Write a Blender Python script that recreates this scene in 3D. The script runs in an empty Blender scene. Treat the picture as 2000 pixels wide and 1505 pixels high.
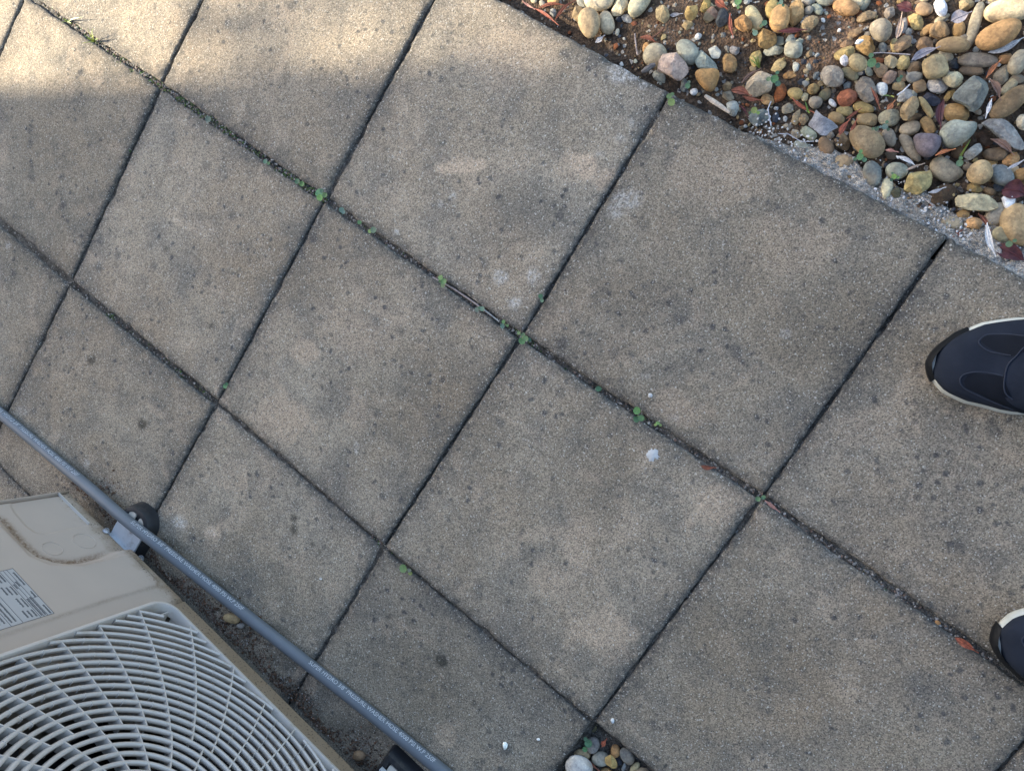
import bpy, bmesh, math, random
import numpy as np
from mathutils import Vector, Matrix

# ------------------------------------------------------------------ camera, sky, sun, exposure
S = bpy.context.scene
COL = S.collection
PW, PH = 2000.0, 1505.0                      # size of the photograph the survey points were read from
FPX, TX, TY, CAMH = 1486.6, -0.0029, 0.3474, 1.0475
def _rot(rx, ry):
    cx, sx, cy, sy = math.cos(rx), math.sin(rx), math.cos(ry), math.sin(ry)
    return np.array([[cy,0,sy],[0,1,0],[-sy,0,cy]]) @ np.array([[1,0,0],[0,cx,-sx],[0,sx,cx]])
RC = _rot(TX, TY); CC = np.array([0, 0, CAMH])
cam = bpy.data.cameras.new('camera'); cam.sensor_width = 36.0; cam.sensor_fit = 'HORIZONTAL'
cam.lens = FPX / PW * 36.0; cam.clip_start = 0.01; cam.clip_end = 500
camo = bpy.data.objects.new('camera', cam); COL.objects.link(camo)
camo.matrix_world = Matrix.Translation(Vector(CC)) @ Matrix(RC.tolist()).to_4x4()
S.camera = camo
SUN_EL = math.radians(27); SUN_AZ_DIR = (1.0, -0.1)     # light travels towards +x (right in the picture)
w = bpy.data.worlds.new('World'); S.world = w; w.use_nodes = True
_n = w.node_tree; sky = _n.nodes.new('ShaderNodeTexSky'); sky.sky_type = 'NISHITA'; sky.sun_disc = False
sky.sun_elevation = SUN_EL; sky.sun_rotation = math.radians(-84.3)
sky.air_density = 1.0; sky.dust_density = 2.0; sky.ozone_density = 1.0
_n.nodes['Background'].inputs[1].default_value = 0.12
_n.links.new(sky.outputs[0], _n.nodes['Background'].inputs[0])
sl = bpy.data.lights.new('sun', 'SUN'); sl.energy = 5.0; sl.angle = math.radians(0.53); sl.color = (1.0, 0.89, 0.71)
so = bpy.data.objects.new('sun', sl); COL.objects.link(so)
_d = Vector((SUN_AZ_DIR[0], SUN_AZ_DIR[1], 0)).normalized() * math.cos(SUN_EL); _d.z = -math.sin(SUN_EL)
so.rotation_euler = _d.to_track_quat('-Z', 'Y').to_euler(); so.location = (-4, 2, 4)
S.render.engine = 'CYCLES'; S.cycles.max_bounces = 6; S.cycles.diffuse_bounces = 3; S.cycles.glossy_bounces = 2; S.cycles.transmission_bounces = 2
S.view_settings.view_transform = 'Standard'; S.view_settings.look = 'None'
S.view_settings.exposure = 2.05; S.view_settings.gamma = 1.0

# ------------------------------------------------------------------ survey helpers: pixel of the photo -> point on a plane
def ray(px, py): return RC @ np.array([(px-PW/2)/FPX, -(py-PH/2)/FPX, -1.0])
def at(px, py, z=0.0):
    d = ray(px, py); return CC + (z-CAMH)/d[2]*d
def proj(p):
    d = RC.T @ (np.asarray(p, float)-CC); return np.array([PW/2+FPX*d[0]/-d[2], PH/2-FPX*d[1]/-d[2]])
# ------------------------------------------------------------------ noise
def _h(ix, iy, seed):
    n = (ix.astype(np.int64)*374761393 + iy.astype(np.int64)*668265263 + seed*1274126177) & 0x7fffffff
    n = ((n ^ (n >> 13))*1274126177) & 0x7fffffff
    return ((n ^ (n >> 16)) & 0xffff)/65535.0
def vn(x, y, seed=0):
    x = np.asarray(x, float); y = np.asarray(y, float)
    ix = np.floor(x); iy = np.floor(y); fx = x-ix; fy = y-iy
    fx = fx*fx*(3-2*fx); fy = fy*fy*(3-2*fy)
    a = _h(ix, iy, seed); b = _h(ix+1, iy, seed); c = _h(ix, iy+1, seed); d = _h(ix+1, iy+1, seed)
    return (a*(1-fx)+b*fx)*(1-fy)+(c*(1-fx)+d*fx)*fy
def fbm(x, y, seed=0, o=4):
    s = 0; a = 0.5; t = 0
    for k in range(o):
        s = s+a*vn(np.asarray(x)*2**k, np.asarray(y)*2**k, seed+k*17); t += a; a *= .5
    return s/t
def sst(a, b, x):
    t = np.clip((x-a)/(b-a), 0, 1); return t*t*(3-2*t)
# ------------------------------------------------------------------ object helpers
def mesh_obj(name, V, F, mat=None, parent=None, smooth=True, sharp=None):
    me = bpy.data.meshes.new(name)
    me.from_pydata([tuple(map(float, v)) for v in V], [], [tuple(int(i) for i in f) for f in F]); me.update()
    if smooth:
        me.polygons.foreach_set('use_smooth', [True]*len(me.polygons))
        if sharp: me.set_sharp_from_angle(angle=math.radians(sharp))
    if mat: me.materials.append(mat)
    o = bpy.data.objects.new(name, me); COL.objects.link(o)
    if parent: o.parent = parent
    return o
def empty(name, loc=(0,0,0), parent=None):
    o = bpy.data.objects.new(name, None); COL.objects.link(o); o.location = Vector(loc); o.empty_display_size = .05
    if parent: o.parent = parent
    return o
def tag(o, label=None, cat=None, group=None, kind=None):
    if label: o['label'] = label
    if cat: o['category'] = cat
    if group: o['group'] = group
    if kind: o['kind'] = kind
    return o
class MB:
    def __init__(s): s.V = []; s.F = []
    def add(s, V, F):
        k = len(s.V); s.V += [tuple(v) for v in V]; s.F += [tuple(i+k for i in f) for f in F]
    def box(s, x0, x1, y0, y1, z0, z1):
        s.add([(x,y,z) for z in (z0,z1) for y in (y0,y1) for x in (x0,x1)],
              [(0,2,3,1),(4,5,7,6),(0,1,5,4),(2,6,7,3),(0,4,6,2),(1,3,7,5)])
    def prism(s, poly, z0, z1, f=lambda p, z: (p[0], p[1], z)):
        n = len(poly); V = [f(p, z0) for p in poly]+[f(p, z1) for p in poly]
        s.add(V, [tuple(range(n-1, -1, -1)), tuple(range(n, 2*n))]+[(i,(i+1)%n,n+(i+1)%n,n+i) for i in range(n)])
    def tube(s, P, r, n=8, caps=True, ry=None):
        P = [np.asarray(p, float) for p in P]; V = []; F = []
        for i, p in enumerate(P):
            t = P[min(i+1, len(P)-1)]-P[max(i-1, 0)]; t = t/(np.linalg.norm(t)+1e-12)
            up = np.array([0,0,1.]) if abs(t[2]) < .9 else np.array([1.,0,0])
            a = np.cross(up, t); a /= np.linalg.norm(a); b = np.cross(t, a)
            rr = r[i] if hasattr(r, '__len__') else r; r2 = rr if ry is None else ry
            for k in range(n):
                q = 2*math.pi*k/n; V.append(p+a*rr*math.cos(q)+b*r2*math.sin(q))
        for i in range(len(P)-1):
            for k in range(n): F.append((i*n+k, i*n+(k+1)%n, (i+1)*n+(k+1)%n, (i+1)*n+k))
        if caps: F += [tuple(range(n-1,-1,-1)), tuple(range((len(P)-1)*n, len(P)*n))]
        s.add(V, F)
    def obj(s, name, mat=None, parent=None, smooth=True, sharp=30): return mesh_obj(name, s.V, s.F, mat, parent, smooth, sharp)
def grid_mesh(name, X, Y, Z, mat, parent=None):
    n, m = X.shape
    V = np.stack([X, Y, Z], -1).reshape(-1, 3)
    I = np.arange(n*m).reshape(n, m)
    F = np.stack([I[:-1,:-1], I[:-1,1:], I[1:,1:], I[1:,:-1]], -1).reshape(-1, 4)
    me = bpy.data.meshes.new(name)
    me.vertices.add(len(V)); me.vertices.foreach_set('co', V.ravel())
    me.loops.add(F.size); me.loops.foreach_set('vertex_index', F.ravel())
    me.polygons.add(len(F)); me.polygons.foreach_set('loop_start', np.arange(0, F.size, 4))
    me.polygons.foreach_set('loop_total', np.full(len(F), 4)); me.polygons.foreach_set('use_smooth', np.ones(len(F), bool))
    me.update(); me.validate()
    if mat: me.materials.append(mat)
    o = bpy.data.objects.new(name, me); COL.objects.link(o)
    if parent: o.parent = parent
    return o
def color_attr(me, name, arr):
    a = me.color_attributes.new(name, 'FLOAT_COLOR', 'POINT'); a.data.foreach_set('color', np.asarray(arr, np.float32).ravel())
# ------------------------------------------------------------------ node materials
class NT:
    def __init__(s, name):
        s.m = bpy.data.materials.new(name); s.m.use_nodes = True; s.t = s.m.node_tree; s.t.nodes.clear()
        s.out = s.t.nodes.new('ShaderNodeOutputMaterial'); s.b = s.t.nodes.new('ShaderNodeBsdfPrincipled')
        s.t.links.new(s.b.outputs[0], s.out.inputs[0]); s.tc = s.t.nodes.new('ShaderNodeTexCoord'); s.co = s.tc.outputs['Object']
    def L(s, a, b): s.t.links.new(a, b)
    def val(s, sock, v):
        if hasattr(v, 'is_output'): s.L(v, sock)
        elif isinstance(v, (tuple, list)): sock.default_value = (*v, 1.0) if len(v) == 3 and sock.type == 'RGBA' else v
        else: sock.default_value = v
    def noise(s, scale, detail=3, rough=.5, co=None, dist=0):
        n = s.t.nodes.new('ShaderNodeTexNoise'); s.L(co or s.co, n.inputs['Vector']); n.inputs['Scale'].default_value = scale
        n.inputs['Detail'].default_value = detail; n.inputs['Roughness'].default_value = rough; n.inputs['Distortion'].default_value = dist
        return n.outputs['Fac']
    def vor(s, scale, co=None, feat='F1', out='Distance', rnd=1.0):
        n = s.t.nodes.new('ShaderNodeTexVoronoi'); n.feature = feat; s.L(co or s.co, n.inputs['Vector']); n.inputs['Scale'].default_value = scale
        n.inputs['Randomness'].default_value = rnd; return n.outputs[out]
    def math(s, op, a, b=0.0, clamp=False):
        n = s.t.nodes.new('ShaderNodeMath'); n.operation = op; n.use_clamp = clamp; s.val(n.inputs[0], a); s.val(n.inputs[1], b); return n.outputs[0]
    def ramp(s, f, a, b, va=0.0, vb=1.0):
        n = s.t.nodes.new('ShaderNodeMapRange'); n.interpolation_type = 'SMOOTHSTEP'; s.val(n.inputs[0], f)
        for i, v in zip((1,2,3,4), (a,b,va,vb)): n.inputs[i].default_value = v
        return n.outputs[0]
    def mix(s, f, a, b, mode='MIX'):
        n = s.t.nodes.new('ShaderNodeMix'); n.data_type = 'RGBA'; n.blend_type = mode
        s.val(n.inputs[0], f); s.val(n.inputs[6], a); s.val(n.inputs[7], b); return n.outputs[2]
    def sep(s, c):
        n = s.t.nodes.new('ShaderNodeSeparateColor'); s.L(c, n.inputs[0]); return n.outputs
    def attr(s, name):
        n = s.t.nodes.new('ShaderNodeAttribute'); n.attribute_name = name; return n
    def info(s): return s.t.nodes.new('ShaderNodeObjectInfo')
    def bump(s, h, strength=.3, dist=.001):
        n = s.t.nodes.new('ShaderNodeBump'); n.inputs['Strength'].default_value = strength; n.inputs['Distance'].default_value = dist
        s.L(h, n.inputs['Height']); s.L(n.outputs[0], s.b.inputs['Normal'])
    def done(s, col, rough=.8, spec=.3, metal=0.0):
        s.val(s.b.inputs['Base Color'], col); s.val(s.b.inputs['Roughness'], rough)
        s.b.inputs['Specular IOR Level'].default_value = spec; s.b.inputs['Metallic'].default_value = metal
        return s.m
def mat_plain(name, col, rough=.6, var=.15, nscale=60, bump=.1, spec=.3, metal=0.0, dirt=None, dirt_scale=25):
    t = NT(name); n = t.noise(nscale, 4)
    c = t.mix(1.0, col, t.mix(n, (1-var,)*3, (1+var,)*3), 'MULTIPLY')
    if dirt: c = t.mix(t.ramp(t.noise(dirt_scale, 5, .65), .52, .75, 0, .75), c, dirt)
    if bump: t.bump(t.noise(nscale*6, 3), bump, .0006)
    return t.done(c, rough, spec, metal)
def mat_slab():
    t = NT('paving concrete'); inf = t.info(); rnd = inf.outputs['Random']
    mk = t.attr('marks'); mr, mg, mb = t.sep(mk.outputs['Color'])[:3]; ma = mk.outputs['Alpha']
    big = t.noise(3.2, 3, .6); blot = t.noise(7, 4, .6); mid = t.noise(17, 5, .65); fine = t.noise(160, 3, .6); gr = t.noise(520, 2, .6)
    c = t.mix(t.ramp(big, .3, .7), (.292,.238,.172), (.345,.297,.228)); c = t.mix(t.ramp(t.noise(2.1, 3, .6, dist=.6), .45, .68, 0, .55), c, (.315,.240,.165))
    c = t.mix(t.ramp(mid, .42, .70, 0, .6), c, (.165,.152,.130)); c = t.mix(t.ramp(blot, .48, .70, 0, .55), c, (.160,.149,.130))                 # general grime
    c = t.mix(t.ramp(t.noise(11, 5, .65, dist=1.2), .53, .66, 0, .62), c, (.40,.32,.235))  # sandy worn areas
    # dark lichen dots of several sizes
    wob = t.t.nodes.new('ShaderNodeVectorMath'); wob.operation = 'MULTIPLY_ADD'
    nn = t.t.nodes.new('ShaderNodeTexNoise'); t.L(t.co, nn.inputs['Vector']); nn.inputs['Scale'].default_value = 90
    t.L(nn.outputs['Color'], wob.inputs[0]); wob.inputs[1].default_value = (.012,.012,.012); t.L(t.co, wob.inputs[2])
    for sc, r0, pr, st in ((24, .30, .45, .6), (62, .34, .36, .9)):
        d = t.vor(sc, wob.outputs[0]); cc = t.sep(d.node.outputs['Color'])[0]
        f = t.math('MULTIPLY', t.ramp(d, r0*.35, r0, 1, 0), t.ramp(cc, pr, pr+.2, 0, st))
        f = t.math('MULTIPLY', f, t.ramp(blot, .35, .6, .25, 1))
        c = t.mix(f, c, (.095,.092,.088))
    # stains surveyed on the slabs
    c = t.mix(t.math('MULTIPLY', mb, t.ramp(fine, .25, .6, .7, 1.25), True), c, (.455,.355,.255))
    c = t.mix(t.math('MULTIPLY', mg, t.ramp(fine, .2, .6, 1.0, 1.25), True), c, (.062,.057,.045))
    c = t.mix(t.math('MULTIPLY', ma, t.ramp(t.noise(120, 4), .3, .6, .45, 1), True), c, (.10,.094,.084))
    c = t.mix(t.math('MULTIPLY', mr, t.ramp(fine, .30, .70, 0, .8), True), c, (.60,.58,.54))
    # sand grains
    vd = t.vor(720); vc = t.sep(vd.node.outputs['Color']); g0 = vc[0]; g1 = vc[1]
    c = t.mix(1.0, c, t.mix(g0, (.57,.58,.59), (1.44,1.42,1.38)), 'MULTIPLY')
    c = t.mix(t.ramp(g1, .96, .98, 0, .7), c, (.60,.56,.48))
    c = t.mix(t.ramp(g1, .10, .05, 0, .6), c, (.06,.055,.05))
    v2 = t.vor(210); vb = t.sep(v2.node.outputs['Color'])[0]
    c = t.mix(t.math('MULTIPLY', t.ramp(vb, .984, .990, 0, .8), t.ramp(v2, .34, .2)), c, (.62,.57,.49))
    hs = t.t.nodes.new('ShaderNodeHueSaturation'); t.L(c, hs.inputs['Color']); hs.inputs['Saturation'].default_value = 1.0
    t.L(t.ramp(rnd, 0, 1, .88, 1.08), hs.inputs['Value']); c = hs.outputs[0]
    t.bump(t.math('ADD', t.math('MULTIPLY', vd, .6), t.math('ADD', gr, fine)), .55, .0016)
    return t.done(c, .93, .15)
def mat_tint(name, var=.3, nscale=60, speck=400, rough=.75, bump=.4, dist=.001, spec=.3, vein=None, under=None):
    t = NT(name); inf = t.info(); base = inf.outputs['Color']; rnd = inf.outputs['Random']
    off = t.t.nodes.new('ShaderNodeVectorMath'); off.operation = 'ADD'; t.L(t.co, off.inputs[0])
    cx = t.t.nodes.new('ShaderNodeCombineXYZ'); t.L(t.math('MULTIPLY', rnd, 13.0), cx.inputs[0]); t.L(rnd, cx.inputs[2]); t.L(cx.outputs[0], off.inputs[1])
    co = off.outputs[0]
    n = t.noise(nscale, 4, .6, co); c = t.mix(1.0, base, t.mix(t.ramp(n, .25, .75), (1-var, 1-var, 1-var*.9), (1+var, 1+var*.95, 1+var*.85)), 'MULTIPLY')
    sp = t.sep(t.vor(speck, co, out='Color'))[0]
    c = t.mix(1.0, c, t.mix(sp, (.8,.8,.82), (1.18,1.17,1.15)), 'MULTIPLY')
    if vein: c = t.mix(t.ramp(t.noise(nscale*.6, 3, .5, co, 1.5), .58, .72, 0, .55), c, vein)
    if under: c = t.mix(t.ramp(t.noise(nscale*.45, 2, .5, co), .5, .75, 0, .5), c, under)
    t.bump(t.math('ADD', t.noise(nscale*3, 4, .6, co), t.math('MULTIPLY', t.noise(speck*1.3, 2, .5, co), .5)), bump, dist)
    return t.done(c, rough, spec)
M = {}
M['slab'] = mat_slab()
M['stone'] = mat_tint('pebble stone', .32, 70, 420, .88, .45, .0014, .18, under=(.30,.20,.11))
M['rock'] = mat_tint('broken rock', .34, 95, 380, .85, .75, .0022, .2)
M['leaf'] = mat_tint('dry leaf', .35, 120, 700, .6, .35, .0006, .35)
M['green'] = mat_tint('seedling leaf', .18, 150, 900, .5, .15, .0004, .4)
def mat_soil(name, a, b, light, scale=40, bump=1.0):
    t = NT(name); n = t.noise(scale, 6, .65)
    c = t.mix(t.ramp(n, .3, .7), a, b); c = t.mix(t.ramp(t.noise(scale*.2, 3), .4, .7, 0, .6), c, tuple(.62*x for x in a))
    c = t.mix(t.math('MULTIPLY', t.attr('clay').outputs['Fac'], t.ramp(t.noise(scale*.8, 4), .3, .55), True), c, (.28,.175,.11))
    g = t.sep(t.vor(scale*7, out='Color'))[0]; c = t.mix(1.0, c, t.mix(g, (.55,.55,.55), (1.45,1.42,1.38)), 'MULTIPLY')
    c = t.mix(t.ramp(t.sep(t.vor(scale*5, out='Color'))[1], .94, .97, 0, .8), c, light)
    t.bump(t.math('ADD', t.noise(scale*4, 5, .7), t.vor(scale*7)), bump, .003)
    return t.done(c, .95, .15)
M['soil'] = mat_soil('garden soil', (.060,.045,.034), (.155,.105,.068), (.5,.46,.4))
M['joint'] = mat_soil('joint sand', (.065,.060,.053), (.175,.165,.145), (.35,.34,.31), 90)
M['mortar'] = mat_soil('bedding mortar', (.64,.57,.48), (.90,.83,.73), (.85,.84,.82), 110, 1.2)
M['ground'] = mat_soil('earth', (.08,.065,.045), (.16,.12,.08), (.3,.27,.2), 30)

# ------------------------------------------------------------------ paving grid (nodes surveyed where they show)
G = -0.591; SL = 0.4
E1 = np.array([math.cos(G), math.sin(G)]); E2 = np.array([math.sin(G), -math.cos(G)])
OBS = {(2,0):(1308,180),(3,0):(1853,462),(0,1):(314,166),(1,1):(633,390),(2,1):(1017,657),(3,1):(1488,972),
       (0,2):(137,551),(1,2):(422,786),(2,2):(749,1068),(3,2):(1157,1411)}
def node(i, j):
    if (i,j) in OBS: return at(*OBS[i,j])[:2]
    return np.array([-.3681, .0715])+E1*SL*(i-2)+E2*SL*.985*(j-1)
ORG = node(2, 1)
def gridco(x, y):                                  # coordinates in slab units: along the joints, across the joints
    d = np.stack([np.asarray(x)-ORG[0], np.asarray(y)-ORG[1]], -1); return d@E1, d@E2
HG = {('L',0):.0005, ('L',1):.0042, ('L',2):.0024, ('L',3):.0017, ('M',1):.0022, ('M',2):.002, ('M',3):.0019, ('M',0):.0024}
ground = mesh_obj('ground', [(-60,-60,-.075),(60,-60,-.075),(60,60,-.075),(-60,60,-.075)], [(0,1,2,3)], M['ground'], smooth=False); tag(ground, kind='structure')
# bedding sand seen in the joints
pts = [node(-4,0)+E2*.03, node(8,0)+E2*.03, node(8,7), node(-4,7)]
nx, ny = 420, 260
s_, t_ = np.meshgrid(np.linspace(0,1,nx), np.linspace(0,1,ny))
def bil(a,b,c,d,s,t): return [a[k]*(1-s)*(1-t)+b[k]*s*(1-t)+c[k]*s*t+d[k]*(1-s)*t for k in (0,1)]
X, Y = bil(*pts, s_, t_)
gu, gv = gridco(X, Y)
Z = -.0052+.004*(fbm(X*60, Y*60, 3)-.5)+.003*(vn(X*260, Y*260, 9)-.5)
wl = sst(.03,.008,np.abs(gv))*sst(-.2,-.3,gu)               # joint filled up towards the upper left
Z = Z+.003*wl
w2 = sst(.03,.008,np.abs(gv-.394))*sst(-.3,-.45,gu); Z = Z+.0035*w2
Z = np.minimum(Z-.0006, -.0046)
ci, cj = np.floor(gu/SL)+2, np.floor(gv/(SL*.985))+1
Z = np.where((ci==3)&(cj==2), -.029+.007*fbm(X*50,Y*50,4), Z)
bed = grid_mesh('bedding_sand', X, Y, Z, M['joint']); tag(bed, kind='structure')

# stains: (x, y, rx, ry, kind, strength)   kinds: w white, d dark, b sandy
ST = [(1222,138,36,24,'w',1),(1190,90,18,10,'w',.35),(1255,166,9,7,'w',1),(1397,229,10,9,'w',.75),(978,543,15,14,'w',.9),(1042,537,16,17,'w',.65),
      (1006,592,14,13,'w',.75),(860,398,9,8,'w',.6),(883,384,9,8,'w',.6),(775,453,5,5,'w',.9),(1222,390,30,24,'w',.75),(1200,415,20,16,'w',.75),(1180,350,22,26,'b',.9),(1140,320,30,22,'b',.9),
      (1233,240,7,12,'w',.6),(1212,270,12,9,'w',.6),(1172,300,14,6,'w',.4),(1535,651,12,9,'w',.6),(350,1020,13,13,'w',.85),(410,1038,20,15,'b',.8),(412,1040,14,10,'w',.3),
      (697,876,5,14,'w',.8),(170,905,5,9,'w',.7),(45,803,12,8,'w',.5),(15,478,7,6,'w',.9),(1180,590,10,6,'w',.4),(1262,735,10,6,'w',.35),(1316,817,10,10,'w',.4),
      (180,702,9,9,'d',.62),(277,828,10,10,'d',.7),(573,1012,9,9,'d',.6),(574,1034,7,10,'d',.65),(608,1064,5,6,'d',.5),(624,1078,5,6,'d',.5),(862,1292,14,14,'d',.75),
      (848,1278,6,6,'d',.5),(757,1205,10,6,'d',.55),(926,1373,6,9,'d',.55),(413,636,8,8,'d',.45),(97,540,5,6,'d',.5),(322,488,6,6,'d',.4),
      (905,327,45,13,'b',1),(900,318,30,16,'b',.5),(1150,335,28,22,'b',.75),(600,690,38,24,'b',.6),(560,815,60,50,'b',.55),(1135,330,50,35,'b',.4),(690,655,60,50,'b',.3),
      (700,800,25,40,'b',.3),(1395,990,75,50,'b',.55),(1180,1230,70,45,'b',.6),(1070,1130,60,35,'b',.4),(1130,1060,30,60,'b',.4),(430,790,20,45,'b',.6),(1060,690,30,50,'b',.4),
      (1330,800,60,35,'b',.5),(1090,620,40,40,'b',.35),(1700,830,90,50,'b',.25),(1440,330,120,60,'b',.35),(1560,480,110,60,'b',.3),(1000,110,110,60,'b',.3),(870,1440,20,25,'b',.7),
      (1540,1010,60,16,'w',.12),(1650,1080,60,16,'w',.14),(1760,1150,60,14,'w',.12),(1780,1240,60,12,'w',.10),(1470,900,50,20,'w',.12),
      (620,1315,38,20,'b',.8),(590,1330,30,25,'b',.9),(560,1290,40,20,'d',.3),(690,1420,60,20,'d',.3),(330,1070,60,22,'d',.35),(420,1140,60,16,'d',.35),
      (520,1230,60,18,'d',.35),(200,985,40,14,'d',.5),(870,790,160,120,'d',.16),(1640,640,150,90,'d',.18),(800,1330,180,120,'d',.15),(420,1130,160,90,'d',.15),(1160,900,90,140,'d',.14),
      (1480,1250,160,100,'d',.15),(1240,560,120,60,'d',.14),(1010,420,120,70,'d',.16),(60,450,80,120,'d',.15),(560,520,120,80,'d',.12)]
STW = []
for (x, y, rx, ry, k, s) in ST:
    c = at(x, y); ax = at(x+rx, y)-c; ay = at(x, y+ry)-c; STW.append((c[0], c[1], np.linalg.norm(ax), np.linalg.norm(ay), k, s))
pav = empty('pavement', (0,0,0)); tag(pav, kind='structure')
rnd = random.Random(5)
def slab(i, j, n=84):
    A, B, C_, D = node(i,j), node(i+1,j), node(i+1,j+1), node(i,j+1)
    hl0, hl1 = HG.get(('L',j), .002), HG.get(('L',j+1), .002); hm0, hm1 = HG.get(('M',i), .0016), HG.get(('M',i+1), .0016)
    if j == 1 and i <= 0: hl1 = .006
    if j == 2 and i <= 0: hl0 = .006
    base = np.concatenate([[0,.0007,.0016,.003,.005,.0075], np.linspace(.011, SL-.011, n), SL-np.array([.0075,.005,.003,.0016,.0007,0])])/SL
    s, t = np.meshgrid(base, base)
    ea, eb = (SL-hm0-hm1)/SL, (SL-hl0-hl1)/SL
    s2 = hm0/SL+s*ea; t2 = hl0/SL+t*eb
    X, Y = bil(A, B, C_, D, s2, t2)
    ds = np.minimum(s, 1-s)*SL; dt = np.minimum(t, 1-t)*SL; d = np.minimum(ds, dt)
    # ragged arrises: pull the rim in and out a little
    rg = ((fbm(X*45, Y*45, 7, 3)-.5)*.0040+(fbm(X*150, Y*150, 8, 2)-.5)*.0018)*np.exp(-d/.007)
    cx, cy = X.mean(), Y.mean()
    X = X+np.where(ds <= dt, np.where(s < .5, -1, 1)*E1[0]*rg, np.where(t < .5, -1, 1)*E2[0]*rg)
    Y = Y+np.where(ds <= dt, np.where(s < .5, -1, 1)*E1[1]*rg, np.where(t < .5, -1, 1)*E2[1]*rg)
    r = .0050+.004*(fbm(X*22, Y*22, 21)-.4); r = np.clip(r, .0025, .009)
    # round the corner: combine the two edge distances
    q = np.clip(r-ds, 0, None)**2+np.clip(r-dt, 0, None)**2
    Z = -(r-np.sqrt(np.clip(r*r-q, 0, None)))*.62
    Z = Z+.0009*(fbm(X*14, Y*14, 31)-.5)+.0007*(vn(X*190, Y*190, 12)-.5)
    chip = sst(.68,.84, vn(X*38, Y*38, 44))*np.exp(-d/.008)+.6*sst(.62,.8, vn(X*120, Y*120, 45))*np.exp(-d/.004); Z = Z-.004*chip
    tilt = (rnd.uniform(-.002,.002), rnd.uniform(-.002,.002)); Z = Z+tilt[0]*(s-.5)+tilt[1]*(t-.5)+rnd.uniform(-.0008,.0012)
    k = len(base)
    V = np.stack([X,Y,Z],-1).reshape(-1,3)
    I = np.arange(k*k).reshape(k,k); F = [tuple(f) for f in np.stack([I[:-1,:-1],I[1:,:-1],I[1:,1:],I[:-1,1:]],-1).reshape(-1,4)]
    ring = list(I[0,:])+list(I[1:,-1])+list(I[-1,-2::-1])+list(I[-2:0:-1,0]); b0 = len(V)
    low = V[ring].copy(); low[:,2] = -.045; V = np.vstack([V, low]); m = len(ring)
    F += [(ring[a], ring[(a+1)%m], b0+(a+1)%m, b0+a) for a in range(m)]
    o = mesh_obj('paving_slab', V, F, M['slab'], pav, True, 50)
    # orientation check is not needed: the grid is wound to face up
    W = np.zeros((len(V), 4), np.float32); x, y = V[:,0], V[:,1]
    wob = .75+.9*(fbm(x*55, y*55, 5)-.2); bl = 1.5*(fbm(x*34, y*34, 91, 5)-.5)
    for (sx, sy, rx, ry, kk, st) in STW:
        if abs(sx-cx) > .45 or abs(sy-cy) > .45: continue
        e = np.sqrt(((x-sx)/rx)**2+((y-sy)/ry)**2)/wob
        f = st*(sst(1.25,.55,e) if kk != 'b' else np.clip(1.15*sst(1.10,.72,e+bl)*(.75+.25*sst(1.2,.3,e)), 0, 1.2))
        c = {'w':0,'d':1,'b':2}[kk]; W[:,c] = np.maximum(W[:,c], f)
    dd = np.concatenate([d.ravel(), np.zeros(m)])
    W[:,3] = .90*np.exp(-(dd/(.0065+.013*fbm(x*16, y*16, 77)))**1.3)+.25*np.exp(-dd/.03)*fbm(x*12, y*12, 78)
    color_attr(o.data, 'marks', W)
    return o
for j in range(0, 5):
    for i in range(-2, 6):
        if (i, j) == (3, 2) or (i >= 4 and j >= 3) or (i > 4 and j > 1): continue
        near = -1 <= i <= 4 and j <= 3
        slab(i, j, 84 if near else 20)

# ------------------------------------------------------------------ gravel bed beyond the edge of the paving
L0 = node(2,0); LD = node(3,0)-node(2,0); LD = LD/np.linalg.norm(LD); LN = np.array([-LD[1], LD[0]])
if LN@np.array([1,1]) < 0: LN = -LN
def edge_d(x, y): return (np.asarray(x)-L0[0])*LN[0]+(np.asarray(y)-L0[1])*LN[1]
def edge_s(x, y): return (np.asarray(x)-L0[0])*LD[0]+(np.asarray(y)-L0[1])*LD[1]
SOILZ = -.026
def soil_z(x, y):
    z = SOILZ+.014*(fbm(np.asarray(x)*13, np.asarray(y)*13, 51)-.5)+.006*(fbm(np.asarray(x)*60, np.asarray(y)*60, 52)-.5)
    for (px, py, r, h) in ((1600,90,50,.012),(1560,40,30,.008),(1310,70,60,.012),(1420,60,60,.006)):
        c = at(px, py, SOILZ); rr = r*.0008; z = z+h*np.exp(-(((x-c[0])/rr)**2+((y-c[1])/rr)**2))
    return z
ss, tt = np.meshgrid(np.linspace(-1.3, 1.3, 430), np.linspace(-.02, .95, 170))
X = L0[0]+LD[0]*ss+LN[0]*tt; Y = L0[1]+LD[1]*ss+LN[1]*tt
bedz = soil_z(X, Y)+.004*(vn(X*220, Y*220, 60)-.5)
soil = grid_mesh('garden_soil', X, Y, bedz, M['soil']); cl_ = np.zeros(X.shape)
for (px, py, r) in ((1612,85,36),(1600,110,30),(1640,40,30),(1655,60,20),(1315,15,40),(1330,60,40),(1275,40,18),(1430,65,25)):
    c = at(px, py, SOILZ); rr = r*.0009; cl_ = np.maximum(cl_, np.exp(-(((X-c[0])/rr)**2+((Y-c[1])/rr)**2))*(1 if px > 1590 else .55))
color_attr(soil.data, 'clay', np.repeat(cl_.reshape(-1,1), 4, 1)); tag(soil, kind='structure')
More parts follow.
